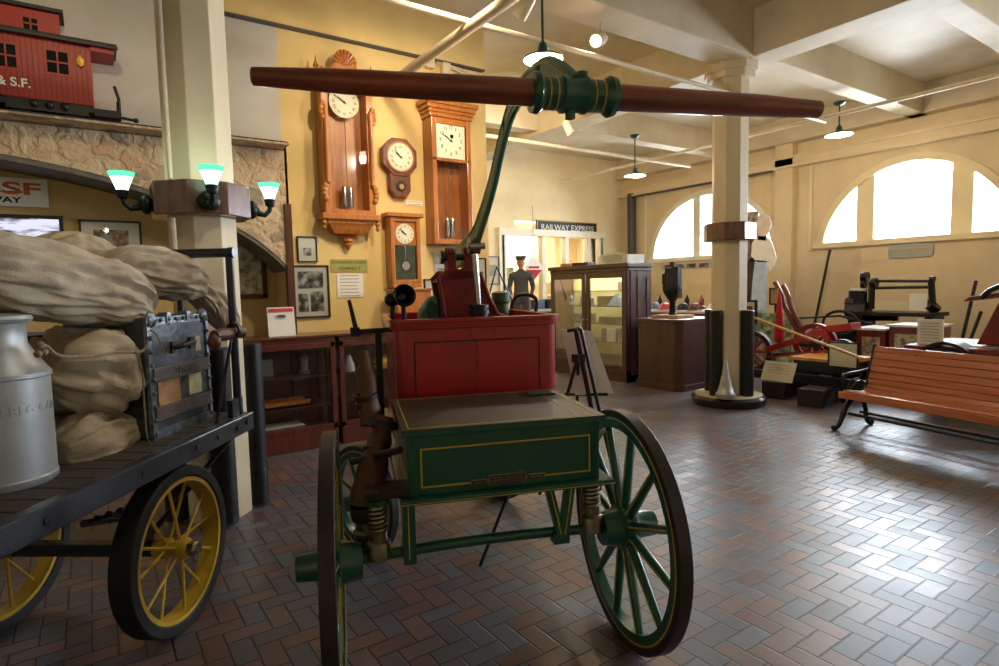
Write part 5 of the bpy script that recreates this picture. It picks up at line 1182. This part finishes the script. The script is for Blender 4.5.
t=thing('office_shelf','pale shelf unit with pictures inside the office','shelf',(9.9,13.3,0)); MB().b2((-1.5,-.15,1.7),(1.2,.15,1.74)).b2((-1.5,-.15,1.3),(1.2,.15,1.34)).b2((-1.5,-.15,0),(-1.45,.15,2.1)).b2((1.2,-.15,0),(1.25,.15,2.1)).build('shelves','white_trim',t,smooth=False)
picture('small green picture on the office shelf','' or 9.0,9.5,1.76,2.1,13.1,.02,'frame_black','pic_green',[])
l=bpy.data.lights.new('office_fill','AREA'); l.size=2.5; l.energy=160; l.color=(1,.94,.82); lo_=bpy.data.objects.new('office_fill',l); COL.objects.link(lo_); lo_.location=(9.6,12.6,3.15)  # added fill lamp that brightens the office
t=thing('office_glow_panel','added glowing panel that brightens the office from above','glow panel',(9.6,12.6,3.17)); MB().b2((-.6,-.15,0),(.6,.15,.03)).build('diffuser','bulb',t,smooth=False)  # glowing panel added to go with the office fill, not a known fixture
# sign above the office
a=at(537,222,1,YB-.05); b=at(597,237,1,YB-.05)
t=thing('black_gold_sign','long black sign with gold border lettered Railway above the office','sign',((a.x+b.x)/2,YB,3.02)); w=(b.x-a.x)/2; h=.17
MB().b2((-w,-.05,-h),(w,0,h)).build('board','ink',t,smooth=False); g=MB(); g.b2((-w,-.054,-h),(w,-.05,-h+.02)).b2((-w,-.054,h-.02),(w,-.05,h)).b2((-w,-.054,-h),(-w+.02,-.05,h)).b2((w-.02,-.054,-h),(w,-.05,h)); g.build('gold_border','gold_letter',t,smooth=False)
text('RAILWAY EXPRESS',.2,'white_letter',t,(0,-.056,-.0),(PI/2,0,0),'lettering',.002,sx=1.05)
# door casing and frames at the end of the clock wall
t=struct('door_1',MB().b2((6.3,YB-.06,0),(6.42,YB+.02,2.75)).b2((7.3,YB-.06,0),(7.42,YB+.02,2.75)).b2((6.3,YB-.06,2.63),(7.42,YB+.02,2.75)).b2((6.42,YB-.03,0),(7.3,YB,2.63)),'white_trim',smooth=False)
x0,x1,z0,z1=rect_on((499,258),(509,284),YB-.3)
picture('small blue framed sheet on the white wall left of the mannequin',7.5,7.85,1.65,2.3,YB,.02,'blue_can','paper',[(.2,.8,.3,.7,'grey_card')])
picture('tall yellow framed picture high on the wall past the clocks',5.6,6.1,2.3,3.1,YB,.03,'oak','label_tan',[])
t=thing('wire_stand','thin black angled rod stand beyond the pump tank','stand',(6.1,9.2,0)); q=[at(487,303,1,9.2),at(496.5,267,1,9.2),at(512,300,1,9.2)]
MB().tube([tuple(v-Vector((6.1,9.2,0))) for v in q],.02,6).tube([tuple(q[2]-Vector((6.1,9.2,0))),(q[2].x-6.1,0,0)],.03,6).build('rods','iron',t)
# ================================================================== RIGHT SIDE: velocipede, machine, bench, motor car
def W3(px,py,x): v=at(px,py,0,x); return (v.x,v.y,v.z)
G=[ ('first',769,390),('second',805,398),('third',838,385)]
for i,(n,px,py) in enumerate(G):
    q=at(px,py,2,.1); 
    item('railroad_tie',['nearest the column base','in the middle, under the yellow plank','behind the bench end'][i].join(['dark wooden railroad tie on the floor, ','']),'railroad tie',MB().b2((-.6,-.15,-.1),(.6,.15,.12)),'tie',(q.x+.55,q.y,q.z),'railroad ties on the floor',math.radians(8))
for i,y in enumerate((4.75,3.75)):
    item('rail','rusty rail laid across the ties, '+('far one' if i==0 else 'near one beside the bench'),'rail',MB().b2((-.03,-2.2,0),(.03,1.0,.02)).b2((-.01,-2.2,.02),(.01,1.0,.09)).b2((-.03,-2.2,.09),(.03,1.0,.12)),'iron',(7.75+.9*i,4.2,.222),'rails under the exhibits',0)
# text card in front
q=at(776,372,0,7.5); t=thing('text_card','cream text card leaning on the ties beside the column base','card',(7.5,q.y,.23)); Rm=Matrix.Rotation(math.radians(25),3,'Y')
MB().box((.06,0,.14),(.02,.44,.28),R=Rm).build('sheet','card',t,smooth=False); g=MB()
for k in range(6): g.box((.06+.02*0-.012+.04*(k-2.5)*.3-.0,0,.14-(k-2.5)*-.035),(.004,.3,.006),R=Rm)
g.build('text_lines','faint',t,smooth=False)['kind']='stuff'
MB().bar((.3,0,0),(.16,0,.2),.02,.02).build('prop','iron',t)
# yellow plank on a black box
a=W3(798,374,8.0); b=W3(842,380,8.0)
t=thing('yellow_platform','bright yellow topped low platform on a black box behind the bench arm','platform',(8.3,(a[1]+b[1])/2,0))
w=(a[1]-b[1])/2+.1; MB().b2((-.35,-w,.5),(.35,w,.54)).build('plank','yellow_plank',t,smooth=False); MB().b2((-.3,-w+.04,.345),(.3,w-.04,.5)).build('black_box','iron',t,smooth=False)
# red velocipede handcar
t=thing('red_handcar','red three wheeled railway handcar with spoked iron wheels and long side beam','handcar',(8.6,0,0))
def wl(px,py,X,R,ns,rim,name='wheel'):
    c=W3(px,py,X); m=MB(); m.ring((c[0]-8.6,c[1],c[2]),(1,.25,0),R,.06,.12,36); o=m.build(name,rim,t)
    s=MB()
    for k in range(ns):
        a_=2*PI*k/ns; d=Vector((-.25*math.cos(a_),math.cos(a_),math.sin(a_))); s.tube([(c[0]-8.6,c[1],c[2]),(c[0]-8.6+d.x*R*.85,c[1]+d.y*R*.85,c[2]+d.z*R*.85)],[.035,.02],6)
    s.lathe((c[0]-8.6,c[1],c[2]),(1,.25,0),[(-.08,.06),(.08,.06)],14); s.ring((c[0]-8.6,c[1],c[2]),(1,.25,0),R*.85,.03,.08,36); s.build('wheel_spokes','red',o)
wl(751,351,8.6,.33,8,'rubber'); wl(815,343,9.0,.3,8,'red_dark'); wl(842,353,8.9,.2,6,'iron')
b=MB()
def B_(p,q,w,h,X,X2=None): 
    a_=W3(*p,X); c=W3(*q,X2 or X); b.bar((a_[0]-8.6,a_[1],a_[2]),(c[0]-8.6,c[1],c[2]),w,h)
B_((767,350),(822,332),.06,.09,8.6); B_((822,330),(856,326),.3,.1,8.8); B_((768,357),(838,350),.03,.03,8.5); B_((822,331),(836,352),.05,.06,8.6); B_((800,340),(818,328),.04,.05,8.8)
b.build('side_beam','red',t,smooth=False,bev=.004)
c=MB()
for p,q in (((768,355),(800,353)),((800,345),(838,344)),((810,332),(818,352)),((826,335),(830,350))): 
    a_=W3(*p,8.7); d=W3(*q,8.7); c.tube([(a_[0]-8.6,a_[1],a_[2]),(d[0]-8.6,d[1],d[2])],.025,8)
c.build('linkage','iron',t)
a=W3(747,315,7.75); b_=W3(863,359,7.1)
o=MB().tube([a,b_],.017,10).build('yellow_pole','orange_pole'); tag(o,'long yellow wooden pole slanting down past the red handcar','pole')
# flag
a=W3(778,288,9.4); c=W3(781,345,9.4)
t=thing('red_flag','furled red signal flag on an orange tipped stick','flag',(9.4,a[1],0)); MB().tube([(0,0,.0),(0,0,a[2])],.015,8).build('staff','orange_pole',t)
f=MB(); pr=[(0,.01),(.15,.03),(.4,.06),(.65,.085),(.8,.09),(.86,.04)]; f.lathe((0,-.03,a[2]-.05),(0,0,-1),pr,14); f.build('cloth','red_flag',t)
# curved plough handles
for i,(p,q,r) in enumerate((((775,282),(784,305),(799,335)),((783,285),(791,307),(803,333)))):
    X=9.7
    pts=[W3(*p,X),W3((p[0]+q[0])/2+1.2,(p[1]+q[1])/2,X),W3(*q,X),W3(*r,X)]; e=pts[-1]; pts.append((e[0],e[1]-.25,0.02))
    tag(MB().tube(crom(pts,5),.042,10).build('curved_handle','walnut'),'curved wooden handle leaning behind the red handcar, '+('left' if i==0 else 'right')+' one','handle','curved handles')
# posters behind
for (p,q,X,m,lab) in (((741,300),(757,323),8.9,'pic_dark','dark framed sepia picture beside the black column guard'),((770,288),(781,305),10.9,'label_tan','small tan poster behind the red flag')):
    a=W3(*p,X); b_=W3(*q,X); t=thing('poster_board',lab,'poster',(X,(a[1]+b_[1])/2,0)); w=abs(a[1]-b_[1])/2
    MB().b2((-.02,-w,b_[2]),(.0,w,a[2])).build('sheet','card' if m=='pic_dark' else m,t,smooth=False); MB().b2((-.024,-w*.5,b_[2]+.1),(-.019,w*.5,a[2]-.1)).build('print',m,t,smooth=False)
    g=MB()
    for y in (-w,w-.03): g.b2((-.03,y,b_[2]),(.01,y+.03,a[2]))
    g.b2((-.03,-w,b_[2]),(.01,w,b_[2]+.03)); g.b2((-.03,-w,a[2]-.03),(.01,w,a[2])); g.build('frame','frame_black',t,smooth=False)
    MB().b2((0,-.02,0),(.03,.02,b_[2]+.1)).build('post','iron',t,smooth=False)
a=W3(762,310,10.2); t=thing('green_mural_board','low green painted landscape board behind the handcar','board',(10.2,a[1]-.2,0)); MB().b2((0,-.35,.0),(.03,1.0,a[2]-.05)).build('panel','pic_green',t,smooth=False)
# cream framed sheet behind the bench arm
a=W3(829,341,7.9); b_=W3(859,368,7.9); t=thing('framed_sheet','cream drawing sheet in a thin black frame behind the bench arm','framed sheet',(7.9,(a[1]+b_[1])/2,0)); w=(a[1]-b_[1])/2
MB().b2((-.02,-w,b_[2]),(0,w,a[2])).build('sheet','card',t,smooth=False); g=MB()
for y in (-w,w-.02): g.b2((-.026,y,b_[2]),(.006,y+.02,a[2]))
g.b2((-.026,-w,a[2]-.02),(.006,w,a[2])); g.build('frame','frame_black',t,smooth=False); MB().b2((0,-.02,0),(.03,.02,a[2]-.1)).build('stand','iron',t,smooth=False)
# leaning poles
for p,q,X,lab in (((830,250),(815,322),11.6,'long thin rusty bar leaning on the wall below the left window pane'),((976,281),(963,336),11.3,'thick dark bar leaning on the wall behind the motor car'),((981,312),(972,336),11.5,'short dark bar against the wall beside the thick leaning bar')):
    a=W3(*p,X); b_=W3(*q,X-.3); d=(Vector(b_)-Vector(a)); e=Vector(a)+d*(a[2]-.01)/(a[2]-b_[2]); tag(MB().tube([a,tuple(e)],.026,8).build('leaning_bar','iron'),lab,'bar')
# wall sign
a=W3(888,245,11.97); b_=W3(933,256,11.97); t=thing('wall_sign','silver sign with yellow lettering on the right wall under the middle window','sign',(12.0,(a[1]+b_[1])/2,(a[2]+b_[2])/2)); w=(a[1]-b_[1])/2; h=.12
MB().prism(oc(-w,w,-h,h,.04),lambda u,v,d:(-.03+d,u,v),.03).build('board','grey_sign',t,smooth=False); text('RAILWAY EXPRESS',.075,'yellow_line',t,(-.032,0,.0),(PI/2,0,-PI/2),'lettering',.002,sx=1.05)
# rack machine
X=11.0
t=thing('rack_machine','black iron machine frame with twin top bars and two notices','machine',(X,0,0)); m=MB()
def tb(p,q,r,X_=X): a_=W3(*p,X_); c=W3(*q,X_); m.tube([(a_[0]-X,a_[1],a_[2]),(c[0]-X,c[1],c[2])],r,8)
tb((872,281),(871,309),.055); tb((931,280),(933,311),.05); tb((872,281),(933,281),.025); tb((874,288),(931,287),.025); m.build('bar_frame','iron',t); m=MB()
a_=W3(860,311,X); c=W3(942,313,X); m.b2((-.3,c[1],a_[2]-.06),(.3,a_[1],a_[2])); tb((866,318),(898,318),.05)
for y in (a_[1]-.1,c[1]+.1): m.b2((-.25,y-.05,0),(.25,y+.05,a_[2]))
m.build('bed','iron',t,smooth=False,bev=.006); m=MB()
tb((868,277),(862,277),.09); tb((866,284),(862,284),.08); tb((872,283),(877,283),.09); tb((930,279),(935,279),.05); tb((929,309),(935,304),.12); m.build('gear_wheels','iron',t)
for (p,q,mm_,n) in (((877,301),(907,310),'card','notice'),((910,294),(927,311),'paper','notice')):
    a=W3(*p,X-.1); b_=W3(*q,X-.1); MB().b2((-.11,b_[1],b_[2]),(-.1,a[1],a[2])).build(n,mm_,t,smooth=False)
t=thing('post_vice','black twin post machine with bright caps left of the rack machine','machine',(10.7,0,0)); m=MB(); X=10.7
for px in (853,858,863): tb((px,291),(px-1,328),.07)
tb((848,311),(868,311),.16); tb((847,303),(856,303),.1); m.build('posts','iron',t); m=MB(); tb((851,290.5),(867,290.5),.045); tb((850,301),(866,301),.03); m.build('bright_caps','can',t)
a_=W3(857,320,X); MB().b2((-.3,a_[1]-.35,0),(.3,a_[1]+.4,a_[2]-.1)).build('base','iron',t,smooth=False)
t=thing('hand_wheel','small spoked iron wheel lying among the machines','wheel',(10.3,0,0)); c=W3(840,323,10.3); m=MB(); m.tube([(.0,c[1]+.28*math.cos(a*PI/8),c[2]+.2*math.sin(a*PI/8)) for a in range(16)],.025,6,closed=True); m.tube([(0,c[1]+.8,c[2]+.05),(0,c[1],c[2]+.12),(0,c[1]-.5,c[2]+.0)],.02,6); m.tube([(0,c[1],0),(0,c[1],c[2]-.2)],.03,6); m.build('wheel_rim','iron',t)
# maroon plinth case with two white lit tops
X=9.3
t=thing('maroon_counter','maroon display counter with two white tops and picture panels','display counter',(X,0,0))
for (p,q,lab,z0) in (((855,328),(888,325),'a',0),((887,325),(938,321),'b',0)):
    a=W3(*p,X); b_=W3(*q,X); MB().b2((-.06,b_[1],a[2]-.02),(.6,a[1],a[2]+.01)).build('white_top','white_china',t,smooth=False); MB().b2((0,b_[1]+.03,0),(.55,a[1]-.03,a[2]-.02)).build('counter_body','maroon',t,smooth=False)
    MB().b2((-.005,b_[1]+.1,a[2]-.42),(0,a[1]-.1,a[2]-.12)).build('picture_panel','pic_map',t,smooth=False)
# white text card on stand
X=8.2; a=W3(918,319,X); b_=W3(943,346,X); t=thing('tall_text_card','upright white text card standing above the bench back','card',(X,(a[1]+b_[1])/2,0)); w=(a[1]-b_[1])/2
MB().b2((-.01,-w,b_[2]),(.01,w,a[2])).build('sheet','paper',t,smooth=False); g=MB()
for k in range(9): g.b2((-.013,-w*.7,a[2]-.05-.035*k),(-.0095,w*.75,a[2]-.042-.035*k))
g.build('text_lines','faint',t,smooth=False)['kind']='stuff'; MB().b2((.01,-.02,0),(.03,.02,b_[2]+.1)).build('post','iron',t,smooth=False)
# maroon motor car
X=8.0
t=thing('motor_car','maroon railway motor car with black arched fender, cut off by the right edge','rail motor car',(X,0,0))
def Wc(px,py,x=X): v=at(px,py,0,x); return (v.y,v.z)
dk=Wc(945,345); y0=Wc(905,349)[0]; zt_=dk[1]-.02
MB().b2((-.05,.2,zt_-.06),(1.2,y0,zt_)).build('deck','maroon',t,smooth=False,bev=.01); MB().b2((.15,.3,zt_),(1.1,y0-.1,zt_+.012)).build('lit_deck_top','white_china',t,smooth=False)  # white sheet on the deck stands in for daylight on maroon paint
MB().b2((0,.2,.35),(1.15,y0-.1,zt_-.06)).build('side_body','maroon',t,smooth=False)
fc=Wc(948,368); m=MB(); r1=fc[1]; R_=.31
cy_,cz_=fc; cz_=Wc(948,341)[1]-R_
m.prism([(cy_+R_*math.cos(PI*i/16),cz_+R_*math.sin(PI*i/16)) for i in range(17)]+[(cy_-(R_-.035)*math.cos(PI*i/16),cz_+(R_-.035)*math.sin(PI*i/16)) for i in range(17)],lambda u,v,d:(-.14+d,u,v),.28); m.build('fender','iron',t)
m=MB(); m.lathe((-.12,cy_,cz_-.02),(1,0,0),[(0,.25),(.2,.25)],36); m.build('wheel','rubber',t)
cb=MB(); sh=[(973,345),(995,303),(1012,303),(1012,348)]
cb.prism([Wc(*p) for p in sh],lambda u,v,d:(.1+d,u,v),.9); cb.build('cowl','maroon',t,smooth=False,bev=.01)
rf=MB(); a=Wc(963,299); b_=Wc(1010,293); rf.prism([(a[0],a[1]-.03),(a[0]-.05,a[1]+.02),(b_[0],b_[1]+.02),(b_[0],b_[1]-.03)],lambda u,v,d:(.0+d,u,v),1.0); rf.build('roof','maroon',t,smooth=False); MB().prism([(a[0]-.06,a[1]+.022),(b_[0],b_[1]+.022),(b_[0],b_[1]+.03),(a[0]-.06,a[1]+.03)],lambda u,v,d:(.0+d,u,v),1.0).build('lit_roof_top','white_china',t,smooth=False)  # thin white slab paints the daylight on top of the maroon roof
m=MB(); p=[Wc(981,298),Wc(990,292),Wc(1005,287)]; m.tube([(.0,p[0][0],p[0][1]),(0,p[1][0],p[1][1]+.02),(0,p[2][0],p[2][1]+.03)],.03,8); m.build('handle_bar','iron',t)
m=MB(); 
for y in (b_[0]+.02,): m.b2((.1,y-.03,zt_),(.14,y+.03,b_[1]))
m.b2((.9,b_[0],zt_),(.94,b_[0]+.06,b_[1])); m.build('roof_post','maroon',t,smooth=False)
# ================================================================== BENCH
Q=Fr(6.47,3.02,78.4)
bn=thing('station_bench','long slatted oak station bench with black cast iron ends','bench',Q.o,Q.rz)
y1_,y0_=.06,-2.0
prof=[(.0,.405),(.035,.418),(.10,.41),(.18,.395),(.26,.385),(.33,.385),(.375,.41),(.40,.46),(.415,.52),(.43,.59),(.45,.66),(.47,.73),(.49,.80),(.505,.865)]
sl=crom(prof,2)
ns_=0
for (x0_,z0_),(x1_,z1_) in zip(prof[:-1],prof[1:]):
    L_=math.hypot(x1_-x0_,z1_-z0_); a_=math.atan2(z1_-z0_,x1_-x0_); s=MB()
    s.box(((x0_+x1_)/2,(y0_+y1_)/2-.02,(z0_+z1_)/2),(L_-.006,y1_-y0_-.04,.022),R=Matrix.Rotation(-a_,3,'Y')); s.build('slat','bench_wood',bn,smooth=False,bev=.004)
MB().b2((-.01,y0_,.34),(.02,y1_,.405)).build('front_rail','bench_wood',bn,smooth=False,bev=.005)
for yy in (.03,-1.85):
    e=MB()
    e.tube([(x,yy,z-.03) for x,z in crom(prof,3)]+[(.51,yy,.88)],.022,8)
    e.tube(crom([(.06,yy,.40),(.04,yy,.5),(.02,yy,.565),(.1,yy,.59),(.26,yy,.6),(.42,yy,.62)],4),.02,8)
    e.tube(crom([(.12,yy,.40),(.2,yy,.47),(.3,yy,.5),(.36,yy,.45)],4),.012,6); e.tube(crom([(.1,yy,.45),(.16,yy,.52),(.25,yy,.53),(.3,yy,.57)],4),.01,6)
    e.tube(crom([(.22,yy,.37),(.14,yy,.3),(.06,yy,.22),(.02,yy,.13),(-.02,yy,.06),(-.06,yy,.03),(-.1,yy,.02)],4),[.028]*13+[.024]*12,10)
    e.tube(crom([(.26,yy,.37),(.33,yy,.3),(.38,yy,.2),(.40,yy,.1),(.43,yy,.04),(.47,yy,.02)],4),.024,10)
    e.b2((.1,yy-.03,.33),(.4,yy+.03,.37)); e.ball((-.1,yy,.03),.03,6); e.ball((.48,yy,.03),.03,6)
    e.b2((-.01,yy-.05,.565),(.3,yy+.05,.60)) if False else None
    e.build('cast_iron_end','bench_iron',bn)
MB().tube([(.12,.03,.16),(.12,-1.85,.16)],.016,8).tube([(.3,.03,.16),(.3,-1.85,.16)],.016,8).build('stretcher','bench_iron',bn)
